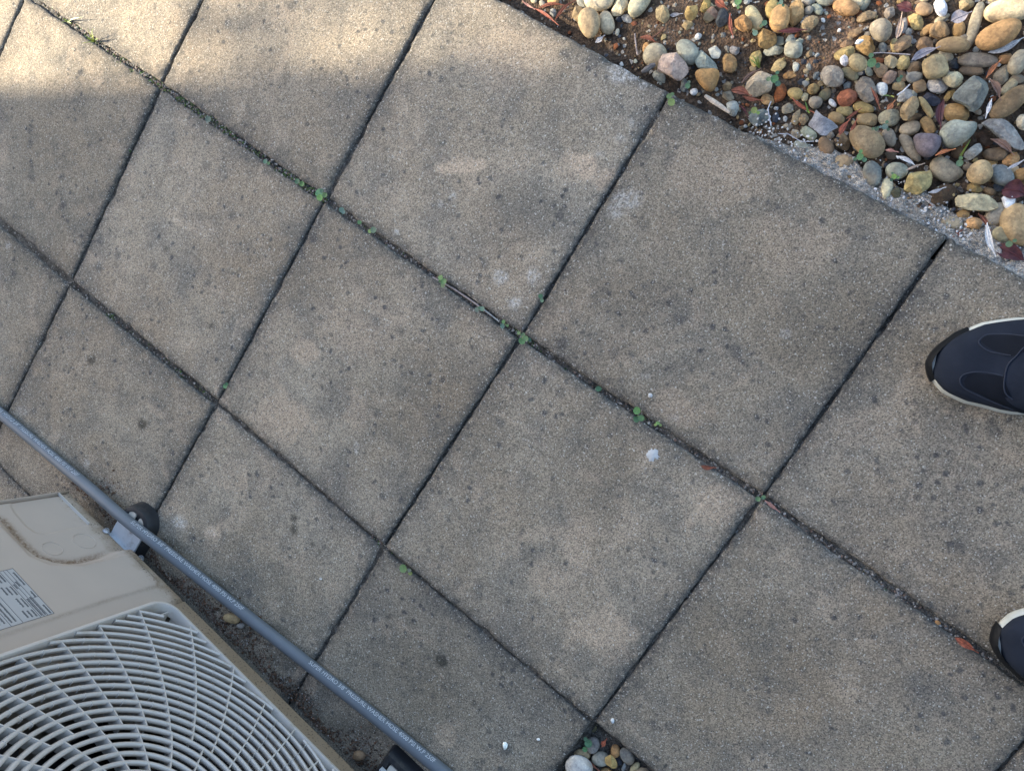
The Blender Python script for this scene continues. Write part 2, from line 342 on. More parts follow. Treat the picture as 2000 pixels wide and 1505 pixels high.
# rough bedding mortar squeezed out along the slab edge
ss, tt = np.meshgrid(np.linspace(.13, 1.1, 330), np.linspace(0, 1, 40))
wd = .012+.050*fbm(ss*17, ss*0+3, 61, 4)+.006*sst(.3,.6,ss)
wd = wd*sst(.10,.26,ss)+.004
T = -.002+tt*wd
X = L0[0]+LD[0]*ss+LN[0]*T; Y = L0[1]+LD[1]*ss+LN[1]*T
Z = -.010-.006*tt**1.5-.020*sst(.80,1.0,tt)+.011*(fbm(X*55, Y*55, 62, 5)-.5)+.005*(vn(X*330, Y*330, 63)-.5)
mort = grid_mesh('bedding_mortar', X, Y, Z, M['mortar']); tag(mort, kind='structure')

# ------------------------------------------------------------------ pebbles, rocks
TILE = {1:(1020,0,7.92), 2:(1250,0,7.92), 3:(1500,0,7.92), 4:(1750,0,7.92), 5:(1500,170,7.92), 6:(1750,170,7.92), 7:(1620,330,5.263), 8:(1300,120,7.92), 9:(1000,1350,5.714), 0:(0,0,1.0)}
def tp(t, x, y): a, b, s = TILE[t]; return a+x/s, b+y/s
CLR = {'tan':(.40,.30,.175),'beige':(.47,.39,.29),'cream':(.60,.52,.36),'pale yellow':(.56,.46,.28),'white':(.78,.77,.71),'orange':(.44,.255,.11),
 'ochre':(.37,.245,.115),'yellow':(.48,.34,.14),'orange tan':(.46,.28,.135),'yellow tan':(.45,.345,.165),'brown tan':(.33,.235,.135),'brown':(.25,.17,.105),
 'red brown':(.26,.095,.04),'brick red':(.33,.13,.075),'grey':(.30,.288,.25),'blue grey':(.225,.24,.222),'green grey':(.34,.345,.27),'grey tan':(.34,.285,.205),
 'pale grey':(.47,.46,.41),'pale green':(.45,.48,.37),'purple grey':(.195,.165,.172),'charcoal':(.065,.07,.08),'dark brown':(.09,.06,.04),'pink brown':(.36,.235,.165),
 'olive':(.13,.12,.075),'dark green':(.15,.145,.09),'yellow grey':(.39,.345,.215),'pinkish':(.46,.36,.285)}
# tile, x, y, length, width, angle, colour, shape (r round, a angular, s squarish, e egg), layer (0 sunk, 1, 2 on top), landmark
ST2 = [
(1,1190,-30,440,400,0,'cream','r',1,'big cream pebble at the top edge of the gravel'),(1,1510,90,350,215,-60,'cream','a',1,''),(1,1815,50,480,255,-50,'cream','r',1,'long cream stone slanting from the top edge'),
(1,1035,365,455,325,85,'tan','e',2,'tan egg shaped pebble closest to the slab edge at left'),(1,1305,355,345,240,83,'cream','r',1,''),(1,850,195,270,170,100,'brown tan','a',1,''),
(1,475,190,140,105,90,'grey','a',1,''),(1,480,15,170,120,0,'orange tan','r',1,''),(1,315,65,120,90,60,'grey tan','r',1,''),(1,180,10,90,90,0,'cream','r',1,''),
(1,930,45,220,130,40,'blue grey','a',0,''),(1,1472,500,110,62,100,'cream','r',1,''),(1,1730,365,90,75,0,'brick red','a',0,''),(1,1620,290,170,130,30,'grey','a',0,''),(1,1500,300,100,90,0,'charcoal','a',0,''),
(2,100,745,180,120,100,'orange','r',1,''),(2,345,220,300,210,80,'tan','a',1,'lone tan stone on the bare soil'),(2,795,190,260,180,-65,'yellow','a',2,'speckled yellow block on bare soil'),
(2,735,385,180,150,0,'tan','a',0,''),(2,1010,80,240,140,-70,'yellow','a',1,''),(2,1095,85,90,80,0,'pale yellow','a',1,''),(2,1120,205,230,190,60,'pink brown','a',1,''),
(2,1270,280,290,190,105,'charcoal','a',1,'charcoal rock with pale streaks'),(2,1345,420,90,80,0,'orange','a',0,''),(2,1595,355,290,240,40,'orange','a',2,'lumpy orange rock on a pale oval pebble'),
(2,1765,285,390,240,65,'pale yellow','r',1,'pale yellow oval pebble'),(3,60,140,320,190,-75,'yellow','r',1,''),(2,902,558,125,90,-50,'white','a',1,'small white chip on bare soil'),
(2,1290,540,110,95,0,'blue grey','a',0,''),(2,1722,637,55,50,0,'cream','a',1,''),(2,240,865,380,360,100,'grey tan','r',0,'flat grey brown disc stone'),
(2,735,810,400,330,70,'green grey','r',0,''),(2,1150,800,230,190,60,'pale grey','a',1,''),(2,1345,745,100,75,0,'grey','a',1,''),(2,1465,780,160,140,20,'grey','a',1,''),
(2,1375,978,300,250,80,'ochre','a',1,'rough ochre stone'),(3,-20,590,330,300,-60,'ochre','a',1,''),(2,1790,900,270,170,-70,'yellow tan','a',1,''),(8,1435,345,460,370,-20,'beige','a',1,'large beige rounded rock'),
(2,290,1180,260,150,40,'green grey','a',0,''),(2,690,1320,210,140,100,'blue grey','a',1,''),(2,835,1422,125,100,-40,'white','r',1,'little white pebble at the slab corner'),
(8,950,385,180,140,-20,'brown tan','a',0,''),(2,930,1425,80,70,0,'charcoal','a',0,''),(8,960,530,220,180,20,'grey tan','a',0,''),(8,1040,720,270,210,70,'pale grey','a',1,''),
(8,1578,595,210,170,20,'ochre','a',1,''),(8,1775,480,340,180,-65,'red brown','a',1,'long red brown stone'),(5,420,103,225,190,10,'yellow','r',1,'bright yellow round pebble'),
(5,570,155,140,120,-40,'pale yellow','a',1,''),(3,175,1000,330,160,-45,'yellow tan','a',1,''),(3,350,1160,290,110,-12,'orange','a',0,''),
(3,183,285,440,300,-68,'orange tan','r',2,'large peach oval pebble'),(3,430,205,400,260,100,'orange tan','a',1,''),(3,625,165,160,120,-30,'grey tan','r',0,''),(3,635,370,320,190,-35,'brown tan','a',1,''),
(3,760,145,210,140,50,'green grey','r',1,''),(3,880,0,300,190,0,'green grey','r',1,''),(3,600,20,170,150,0,'grey','r',1,''),(3,470,-20,140,90,0,'cream','r',1,''),
(3,1203,122,430,230,15,'orange tan','r',1,'large orange tan oval pebble above the red soil'),(3,1385,20,200,170,30,'cream','r',1,''),(3,1500,70,240,110,-55,'green grey','r',1,''),(3,1525,260,340,150,-18,'brown tan','a',1,''),
(3,1880,190,220,180,-60,'grey tan','a',1,''),(3,852,315,85,60,60,'white','a',1,''),(3,1102,470,75,50,-70,'white','a',1,''),(3,1345,510,280,130,-30,'brown','a',1,''),
(3,1215,680,280,130,-15,'brown','a',0,''),(3,1515,710,330,290,20,'ochre','a',1,'rough golden rock carrying a white chip'),(3,1410,645,150,70,-30,'white','a',3,'white chip lying on the golden rock'),
(3,1195,815,360,190,-20,'yellow tan','a',1,''),(3,1178,935,190,135,70,'white','a',2,'white angular pebble beside a round tan pebble'),(3,1390,973,285,265,30,'tan','r',2,'round tan pebble'),
(3,1270,1138,290,170,35,'yellow grey','r',1,''),(3,1560,1110,160,110,60,'green grey','r',0,''),(3,995,1170,360,340,30,'grey tan','a',1,'faceted grey and tan rock below the red soil'),
(3,393,770,270,235,10,'green grey','s',1,'squarish green grey pebble'),(3,90,775,330,180,-12,'green grey','a',1,''),(3,427,1030,155,120,90,'pale grey','a',1,''),(3,370,595,260,110,-15,'blue grey','a',0,''),
(3,1775,745,170,130,80,'blue grey','r',0,''),(3,1965,705,220,140,80,'yellow tan','r',1,''),(3,1895,958,230,200,20,'pale yellow','a',1,''),(3,1745,1085,260,210,50,'brown tan','a',1,''),
(3,1885,1195,270,170,-40,'pink brown','a',1,''),(3,1763,1382,215,180,70,'white','e',1,'white egg shaped pebble'),(4,40,1330,210,180,0,'tan','a',1,''),(5,883,115,230,150,-40,'dark green','r',1,''),
(3,700,1375,200,160,-30,'ochre','a',1,''),(3,815,1290,110,90,20,'tan','a',1,''),(3,745,1165,150,80,-60,'blue grey','a',1,''),(3,515,1265,130,110,0,'charcoal','a',0,''),(3,590,1090,130,90,70,'tan','a',0,''),
(3,635,1035,120,90,60,'grey','a',1,''),(3,1230,1320,150,110,-30,'blue grey','a',0,''),(3,735,945,110,90,0,'charcoal','a',0,''),(3,560,950,120,110,0,'charcoal','a',0,''),
(5,1222,165,310,260,-30,'brick red','a',1,'brick red angular stone'),(5,1473,322,335,170,8,'yellow','r',1,''),(5,1185,372,270,145,3,'yellow tan','r',1,''),(5,1058,480,260,170,25,'ochre','r',1,''),
(5,1530,503,310,190,6,'brown tan','s',1,''),(5,735,238,210,185,-40,'grey tan','r',1,''),(5,997,250,150,90,45,'white','r',1,'white capsule shaped pebble'),(5,305,335,200,160,-20,'grey tan','a',1,''),
(5,125,332,75,65,0,'pale grey','a',1,''),(5,122,470,190,110,-70,'charcoal','a',1,''),(5,262,490,110,75,70,'pale grey','a',1,''),(5,440,480,300,120,-65,'tan','a',1,''),(5,552,495,220,150,-60,'brown tan','a',1,''),
(5,628,720,260,150,35,'pale green','s',1,'pale green block shaped pebble'),(5,425,725,180,130,30,'grey tan','a',0,''),(5,310,610,150,110,0,'grey tan','a',0,''),(5,543,953,360,170,36,'green grey','r',1,'grey green oval pebble against the slab edge'),
(5,897,918,320,205,62,'brown','r',1,''),(5,1155,845,300,200,62,'brown','a',1,''),(5,965,745,130,120,0,'grey tan','a',0,''),(5,1138,1158,350,220,-5,'tan','r',0,'tan pebble set in the pale mortar'),
(5,1533,845,640,380,38,'brown tan','r',2,'largest smooth brown oval pebble'),(5,1875,785,300,210,65,'grey tan','e',1,''),(5,1615,1335,400,270,88,'blue grey','r',1,'smooth blue grey oval pebble by the mortar'),
(7,690,20,230,170,-10,'green grey','r',1,''),(7,588,200,235,115,100,'cream','e',1,'cream teardrop pebble on the mortar'),(7,685,245,135,115,0,'olive','a',1,''),
(7,905,140,310,230,-25,'yellow tan','a',1,'cracked tan rock above the mortar'),(7,1010,95,180,100,-70,'yellow tan','a',2,''),(7,1150,270,330,200,-30,'dark brown','a',0,''),(7,900,375,105,100,0,'dark brown','r',0,''),
(7,1100,435,310,90,-10,'blue grey','a',0,''),(7,1260,550,240,120,10,'grey tan','r',0,''),(7,1375,465,130,95,5,'ochre','r',1,''),(7,1485,557,200,125,10,'orange tan','a',1,''),
(7,1505,342,475,180,8,'pale yellow','a',2,'long cream yellow rock'),(7,1720,470,300,200,-40,'grey tan','r',1,''),(7,1950,580,480,350,60,'tan','r',1,'big tan pebble at the right edge'),(7,1775,670,210,150,10,'yellow grey','r',1,''),
(7,1530,660,160,80,10,'blue grey','a',0,''),(6,1300,1320,430,330,-30,'tan','r',2,'tan pebble with a broken yellow foot'),(7,1490,195,190,90,5,'yellow','a',1,''),(6,1640,1370,380,300,40,'blue grey','r',1,''),
(7,1735,185,110,100,0,'charcoal','a',1,''),(7,1975,60,130,170,60,'orange','r',1,''),(7,1650,230,130,80,20,'brown','r',0,''),
(6,215,640,350,200,-15,'grey tan','r',1,''),(6,498,595,280,180,55,'ochre','s',1,'ochre barrel shaped stone'),(6,940,400,370,260,5,'ochre','s',1,'blocky ochre stone'),
(6,825,120,270,110,-55,'yellow','a',1,''),(6,545,190,290,200,20,'charcoal','a',1,''),(6,465,310,420,110,56,'yellow tan','r',2,'slim pale finger shaped pebble'),(6,205,325,440,230,-58,'tan','a',2,''),
(6,290,465,260,110,-15,'brown','a',1,''),(6,145,135,300,170,-35,'pale grey','a',1,''),(6,1760,235,780,290,-38,'brown','r',2,'long brown stone at the right edge'),(6,1370,795,320,250,20,'dark brown','a',0,''),
(6,1533,1040,360,210,0,'brown','r',1,''),(6,1790,1110,310,190,-25,'orange tan','a',1,''),(6,1480,1170,330,90,3,'ochre','a',0,''),(6,1110,1240,160,120,-20,'grey tan','r',0,''),
(6,1965,540,260,200,90,'cream','a',2,''),(6,960,1020,220,160,-20,'dark brown','r',0,''),(6,1310,330,220,200,0,'dark brown','a',0,''),
(4,435,145,270,205,10,'brown tan','r',1,''),(4,690,120,270,200,65,'white','r',1,'large bright white pebble near the top edge'),(4,303,325,330,220,65,'yellow tan','a',1,''),(4,483,465,290,110,-42,'orange tan','r',1,''),
(4,708,290,270,95,-30,'grey tan','r',1,''),(4,690,465,340,270,-20,'brown tan','a',1,''),(4,972,455,270,190,100,'ochre','r',1,''),(4,1220,370,790,180,-72,'grey tan','r',1,'stick shaped grey tan stone'),
(4,1760,160,850,340,-10,'cream','r',1,'largest cream pebble in the top right corner'),(4,1587,535,790,350,-24,'orange tan','r',2,'largest orange tan smooth pebble'),(4,887,700,530,235,3,'brown tan','r',2,'smooth brown oval pebble lying across the stick shaped stone'),
(4,440,690,290,220,20,'brown','a',1,''),(4,110,670,340,220,-35,'brown tan','a',1,''),(4,115,410,260,120,-75,'grey','r',0,''),(4,1080,70,290,190,0,'tan','a',1,''),
(4,1258,935,620,220,3,'grey tan','r',1,'long flat grey brown stone'),(4,1165,1095,390,150,5,'brown','r',1,''),(4,607,1035,370,340,-15,'tan','s',2,'squarish tan stone'),(4,770,865,240,170,20,'grey tan','r',0,''),
(4,640,1318,330,240,10,'pale grey','a',1,'white and brown quartz stone'),(4,893,1220,330,250,15,'cream','a',2,'cream notched stone'),(4,290,1045,260,190,-30,'brown','a',1,''),(4,280,1198,250,180,-10,'grey','r',1,''),
(4,115,965,260,200,-55,'yellow tan','a',1,''),(4,365,1338,200,180,-15,'brown tan','s',1,''),(4,100,1170,190,140,60,'brown','a',1,''),(4,1690,910,230,150,-15,'orange tan','r',1,''),
(4,1885,965,420,260,-65,'grey tan','r',2,''),(4,1640,1170,340,230,-50,'grey tan','a',0,''),(4,1760,1330,380,150,-45,'yellow grey','r',0,''),(4,900,990,190,170,0,'charcoal','a',0,''),(4,1235,770,110,100,0,'pale grey','a',1,''),
(4,1490,0,140,60,0,'pale yellow','r',0,''),(4,70,30,120,90,0,'ochre','a',0,''),(4,740,-10,200,90,0,'tan','r',1,''),(4,430,0,130,70,0,'pale yellow','r',1,''),(2,1475,75,110,70,0,'cream','a',1,''),(2,1650,30,100,80,0,'pale grey','a',1,''),
]
PIT = [(9,900,592,190,160,70,'grey','r',1),(9,785,700,190,130,20,'tan','r',1),(9,990,748,200,170,20,'green grey','r',1),(9,1105,790,190,110,60,'yellow','a',2),(9,1155,662,165,105,80,'orange tan','r',1),
(9,1285,718,230,130,50,'blue grey','r',1),(9,745,850,340,260,35,'pale grey','r',2),(9,1372,850,150,95,-60,'yellow grey','r',1),(9,1050,890,130,90,10,'ochre','r',1),(9,1185,780,110,70,60,'charcoal','a',0),(9,1245,845,110,40,-70,'pale grey','a',0),
(9,905,400,110,90,90,'olive','a',0),(9,640,960,200,140,30,'tan','r',1),(9,1180,980,220,170,10,'grey tan','r',1),(9,900,1000,200,150,-20,'brown tan','r',1),(9,1450,980,200,150,30,'blue grey','r',1)]
POLY = [
(2,[(430,725),(520,760),(640,900),(740,1000),(765,1110),(600,1270),(480,1190),(370,1125),(235,1100),(290,960),(340,790)],'pinkish',2,'a','pinkish angular rock at the slab corner'),
(2,[(955,740),(1030,830),(1130,930),(1250,1060),(1200,1090),(1050,1090),(900,1070),(850,980),(850,840)],'green grey',1,'a','pointed grey green stone behind the heart shaped stone'),
(2,[(840,1130),(880,1075),(960,1060),(1050,1085),(1120,1050),(1200,1065),(1250,1110),(1200,1280),(1150,1410),(1080,1440),(1000,1390),(900,1280),(850,1200)],'orange',2,'r','heart shaped orange stone'),
(8,[(1255,855),(1300,820),(1490,650),(1560,720),(1630,850),(1590,920),(1400,1020),(1290,930)],'blue grey',1,'a','blocky grey blue rock at the slab edge'),
(3,[(1550,420),(1590,360),(1700,285),(1800,275),(1890,330),(1935,430),(1900,580),(1790,665),(1700,650),(1600,560)],'grey tan',2,'r','rounded triangular grey tan stone'),
(3,[(1500,1110),(1600,1200),(1670,1350),(1690,1480),(1640,1560),(1560,1600),(1460,1580),(1400,1500),(1325,1320)],'grey tan',1,'a','flat grey brown stone with a cut corner'),
(5,[(1700,420),(1790,360),(2010,330),(2060,450),(2010,570),(1910,610),(1760,590),(1700,520)],'yellow grey',1,'a','rough yellow grey chunk'),
(7,[(1760,290),(1800,275),(1905,275),(1915,320),(1880,420),(1850,440),(1800,400)],'white',2,'r','white triangular pebble'),
(6,[(250,770),(290,725),(450,715),(620,725),(690,760),(715,820),(690,920),(620,1030),(540,1090),(450,1100),(350,1040),(300,960),(290,870)],'purple grey',2,'r','smooth purple grey triangular pebble'),
(6,[(20,760),(80,700),(150,710),(240,780),(300,900),(320,1000),(420,1110),(410,1160),(330,1165),(220,1110),(130,990),(60,860)],'grey tan',1,'r','long grey tan stone under the purple pebble'),
(6,[(640,700),(720,600),(830,510),(920,490),(1010,530),(1080,565),(1180,540),(1260,530),(1275,600),(1220,720),(1100,830),(950,930),(850,965),(750,910),(710,870),(700,790)],'green grey',2,'r','large grey green curved stone'),
(4,[(1210,1160),(1340,1160),(1400,1220),(1450,1340),(1390,1540),(1330,1640),(1230,1730),(1150,1740),(1120,1660),(1040,1600),(880,1550),(840,1520),(900,1420),(1080,1260)],'blue grey',2,'a','large blue grey broken slab of rock'),
(6,[(1275,540),(1380,485),(1560,475),(1700,510),(1830,610),(1920,740),(2020,900),(2000,1000),(1860,970),(1700,870),(1560,760),(1440,640),(1330,570)],'grey',2,'a','large flat grey stone with a brown underside'),
(6,[(1030,1080),(1060,1010),(1230,870),(1310,855),(1345,980),(1300,1020),(1150,1150)],'grey',2,'a','grey plate of stone with sharp edges'),
(6,[(500,1230),(530,1130),(640,1065),(760,1080),(880,1160),(1080,1310),(1060,1370),(870,1490),(760,1490),(650,1440),(560,1370)],'grey tan',1,'r','large grey tan pebble below the purple pebble'),
]
RS = random.Random(11); NPR = np.random.RandomState(11)
REG = []                                            # (object, px, py, landmark phrase or '', description, noun)
def resample(P, n):
    P = np.asarray(P, float); Q = np.vstack([P, P[:1]]); L = np.r_[0, np.cumsum(np.linalg.norm(np.diff(Q, axis=0), axis=1))]
    t = np.linspace(0, L[-1], n, endpoint=False); return np.stack([np.interp(t, L, Q[:,0]), np.interp(t, L, Q[:,1])], 1)
def stone_mesh(name, out, H, kind, mat, seed):
    n = 26; P = resample(out, n)
    for _ in range({'r':2,'e':2,'s':1,'a':1}[kind]): P = .5*P+.25*(np.roll(P,1,0)+np.roll(P,-1,0))
    c = P.mean(0); P = P-c; R_ = np.random.RandomState(seed)
    R0 = np.linalg.norm(P, axis=1).mean()
    pw = {'r':.62,'e':.62,'s':.45,'a':.5}[kind]
    T = np.radians([-70,-40,-12,12,32,50,66,79]); V = []
    for t in T:
        k = math.cos(t)**pw; z = math.sin(t)*H/2
        V.append(np.c_[P*k, np.full(n, z)])
    V = np.concatenate(V+[np.array([[0,0,-H/2*.97],[0,0,H/2]])])
    ph = R_.uniform(0, 6.28, 6); 
    V[:,2] += H*.10*(np.sin(V[:,0]/R0*1.9+ph[0])*np.cos(V[:,1]/R0*1.7+ph[1]))*(V[:,2] > 0)
    if kind in 'as':
        sc = np.array([R0, R0, H/2]); V = V/sc; a0 = R_.uniform(0, 6.28)
        for q in range(8 if kind == 'a' else 4):
            a = a0+q*2.4+R_.uniform(-.4,.4); el = R_.uniform(.25, 1.15); nrm = np.array([math.cos(a)*math.cos(el), math.sin(a)*math.cos(el), math.sin(el)])
            d = V@nrm; mx = d.max(); lim = mx*(R_.uniform(.60, .84) if kind == 'a' else R_.uniform(.74,.92)); ex = np.clip(d-lim, 0, None); V = V-ex[:,None]*nrm
        V = V*sc+R_.normal(0, R0*.010, V.shape)
    else:
        for _ in range(2):
            a = R_.uniform(0, 6.28); el = R_.uniform(.3, 1.2); nrm = np.array([math.cos(a)*math.cos(el), math.sin(a)*math.cos(el), math.sin(el)])
            d = V@nrm; lim = d.max()*R_.uniform(.86,.97); V = V-.7*np.clip(d-lim, 0, None)[:,None]*nrm
    F = []; m = len(T)
    for i in range(m-1):
        for k in range(n): F.append((i*n+k, i*n+(k+1)%n, (i+1)*n+(k+1)%n, (i+1)*n+k))
    b, t = m*n, m*n+1
    for k in range(n): F.append((b, (k+1)%n, k)); F.append((t, (m-1)*n+k, (m-1)*n+(k+1)%n))
    o = mesh_obj(name, V, F, mat, None, True, 17 if kind == 'a' else 38)
    return o, c
def put_stone(outline_px, col, kind, layer, base_z=None, name=None, landmark='', group='pebbles and stones in the gravel bed'):
    cpx = np.mean(outline_px, axis=0)
    zg = base_z
    O = np.array([at(x, y, -.012 if base_z is None else base_z+.012)[:2] for x, y in outline_px])
    wd = math.sqrt(abs(sum(O[i-1][0]*O[i][1]-O[i][0]*O[i-1][1] for i in range(len(O))))/2)
    c0 = O.mean(0); mn = min(np.ptp(O@np.array([math.cos(a), math.sin(a)])) for a in np.linspace(0, math.pi, 12))
    H = min(.034, mn*RS.uniform(.58,.72))
    if kind == 'a': H = min(.036, mn*RS.uniform(.6,.78))
    if zg is None:
        zg = float(soil_z(c0[0], c0[1])); 
        if 0 < edge_d(c0[0], c0[1]) < .045 and edge_s(c0[0], c0[1]) > .2: zg = max(zg, -.017)
    zc = zg + {0:.16*H, 1:.42*H, 2:.42*H+.011, 3:.42*H+.026}[layer]
    O = np.array([at(x, y, zc)[:2] for x, y in outline_px])
    rock = kind == 'a'
    area_mm = wd*1000
    nm = name or ('rock' if rock and area_mm > 16 else 'pebble')
    o, c = stone_mesh(nm, O, H, kind, M['rock' if rock else 'stone'], RS.randint(0, 10**6))
    o.location = (c[0], c[1], zc); b = CLR[col]; j = RS.uniform(.86,1.14)
    wm = 1.0 if ('grey' in col or col in ('white','charcoal')) else .95; b = (b[0]*(1.02 if wm < 1 else 1), b[1], b[2]*wm); o.color = (min(.9,b[0]*j*RS.uniform(.95,1.05)), min(.9,b[1]*j), min(.9,b[2]*j*RS.uniform(.93,1.07)), 1)
    sz = 'tiny' if area_mm < 9 else 'small' if area_mm < 17 else 'medium' if area_mm < 29 else 'large'
    shp = {'r':'smooth','a':'angular','s':'squarish','e':'egg shaped'}[kind]
    o['group'] = group
    REG.append((o, cpx, landmark, f'{sz} {col} {shp} '+('stone' if rock else 'pebble'), 'stone' if rock else 'pebble'))
    return o
def ell_px(t, x, y, L, W, ang, kind):
    a = np.linspace(0, 2*math.pi, 32, endpoint=False); e = {'r':2.15,'e':2.0,'s':3.6,'a':2.5}[kind]
    cx = np.sign(np.cos(a))*np.abs(np.cos(a))**(2/e)*L/2; cy = np.sign(np.sin(a))*np.abs(np.sin(a))**(2/e)*W/2
    if kind == 'e': cy = cy*(1-.42*cx/L*1.0); 
    if t not in (0, 9): cx, cy = cx*1.07, cy*1.07
    if kind == 'a':
        m = RS.choice((5,6,6,7)); va = sorted([(i+RS.uniform(-.28,.28))*2*math.pi/m for i in range(m)]); vx = [1.10*math.cos(q)*L/2*1.04 for q in va]; vy = [1.10*math.sin(q)*W/2*1.04 for q in va]
        Q = resample(np.c_[vx, vy], 32); cx, cy = Q[:,0], Q[:,1]
    if kind == 'r':
        p = RS.uniform(0, 6.28); k = 1+(.05 if kind == 'r' else .09)*np.sin(2*a+p)+(.035 if kind == 'r' else .08)*np.sin(3*a+p*2.3); cx, cy = cx*k, cy*k
    q = math.radians(ang); X = x+cx*math.cos(q)-cy*math.sin(q); Y = y+cx*math.sin(q)+cy*math.cos(q)
    return np.array([tp(t, a_, b_) for a_, b_ in zip(X, Y)])
for (t, x, y, L, W, ang, col, kind, lay, lm) in ST2: put_stone(ell_px(t, x, y, L, W, ang, kind), col, kind, lay, landmark=lm)
for (t, P, col, lay, kind, lm) in POLY: put_stone(np.array([tp(t, x, y) for x, y in P]), col, kind, lay, landmark=lm)
for k, (t, x, y, L, W, ang, col, kind, lay) in enumerate(PIT):
    o = put_stone(ell_px(t, x, y, L, W, ang, kind), col, kind, lay, base_z=-.026, group='pebbles in the gap between slabs')
PITN = len(PIT)
# stray stones beside the air conditioner
for (x, y, L, W, ang, col, kind, lab) in ((453,1207,33,21,15,'tan','r','tan flat pebble on the paving between hose and grille'),(470,1221,15,12,0,'grey','r','small grey pebble touching the tan pebble beside the hose'),
        (701,1475,25,22,0,'brown','r','round brown pebble against the base of the air conditioner')):
    o = put_stone(ell_px(0, x, y, L, W, ang, kind), col, kind, 1, base_z=0.0, group='stray pebbles beside the air conditioner'); REG.pop(); tag(o, lab, 'pebble')
for (x, y, L, W, ang, col, kind, lab) in ((1270,772,9,9,0,'white','r','tiny round white bead like pebble lying on a slab'),(1267,826,6,6,0,'pale grey','r','tiny pale grey pebble in the joint next to a three leaved seedling'),
        (1832,1215,12,8,35,'orange','s','little orange brick chip in the joint near the lower shoe'),(986,1456,17,12,70,'white','a','flat white chip on the slab at the bottom edge'),(1051,1443,7,6,0,'white','a','tiny white chip right of the larger white chip'),
        (1196,1407,7,11,0,'white','a','tiny white chip on the slab right of the pebble filled gap'),(626,1130,6,4,10,'white','a','tiny white chip on the slab right of the hose lettering')):
    inj = y in (826, 1215)
    o = put_stone(ell_px(0, x, y, L, W, ang, kind), col, kind, 1, base_z=-.007 if inj else -.0005, group='loose chips on the paving'); REG.pop(); tag(o, lab, 'pebble')

# small grit and filler stones between the counted ones: nobody could count these
def ico():
    bm = bmesh.new(); bmesh.ops.create_icosphere(bm, subdivisions=1, radius=1); V = np.array([v.co[:] for v in bm.verts]); F = np.array([[v.index for v in f.verts] for f in bm.faces]); bm.free(); return V, F
IV, IF = ico()
def mat_grit():
    t = NT('grit'); a = t.attr('tone'); c = t.mix(1.0, a.outputs['Color'], t.mix(t.noise(300, 3), (.7,.7,.7), (1.3,1.3,1.3)), 'MULTIPLY')
    t.bump(t.noise(500, 3), .4, .0008); return t.done(c, .85, .2)
M['grit'] = mat_grit()
def scatter(name, P, R, C, label, cat, flat=.7, parent=None):
    n = len(P); nv = len(IV); V = np.zeros((n, nv, 3)); rs = np.random.RandomState(len(P))
    for k in range(n):
        a = rs.uniform(0, 6.28); sc = R[k]*np.array([rs.uniform(.7,1.35), rs.uniform(.7,1.1), flat*rs.uniform(.7,1.1)])
        v = IV*(1+rs.uniform(-.22,.22,(nv,1)))*sc; ca, sa = math.cos(a), math.sin(a)
        V[k] = np.c_[v[:,0]*ca-v[:,1]*sa, v[:,0]*sa+v[:,1]*ca, v[:,2]]+P[k]
    F = (IF[None]+(np.arange(n)*nv)[:,None,None]).reshape(-1,3)
    o = mesh_obj(name, V.reshape(-1,3), F, M['grit'], parent, True, 40)
    color_attr(o.data, 'tone', np.repeat(np.c_[np.asarray(C), np.ones(n)], nv, axis=0)); 
    if parent is None: tag(o, label, cat, kind='stuff')
    return o
rs = np.random.RandomState(3); P = []; R = []; C = []
pal = [CLR[k] for k in ('tan','grey','ochre','brown tan','grey tan','charcoal','pale grey','yellow tan','brown','red brown','beige','green grey')]
while len(P) < 6600:
    s, t = rs.uniform(-.7, .75), rs.uniform(.002, .62)
    x, y = L0[0]+LD[0]*s+LN[0]*t, L0[1]+LD[1]*s+LN[1]*t
    r = min(.0075, .0011+rs.exponential(.0014)) ; dens = .35+.65*float(sst(.0,.35,s))
    if r > .004 and rs.rand() > dens*float(sst(.03,.1,t)): continue
    if t < r+.002: continue
    z = float(soil_z(x, y)); 
    if t < .05 and s > .2: z = max(z, -.013)
    c = np.array(pal[rs.randint(len(pal))])*rs.uniform(.6,1.15); P.append((x, y, z+r*.25)); R.append(r); C.append(c)
scatter('gravel', np.array(P), R, C, 'fine grit and crumbs of gravel scattered over the soil between the pebbles', 'gravel')

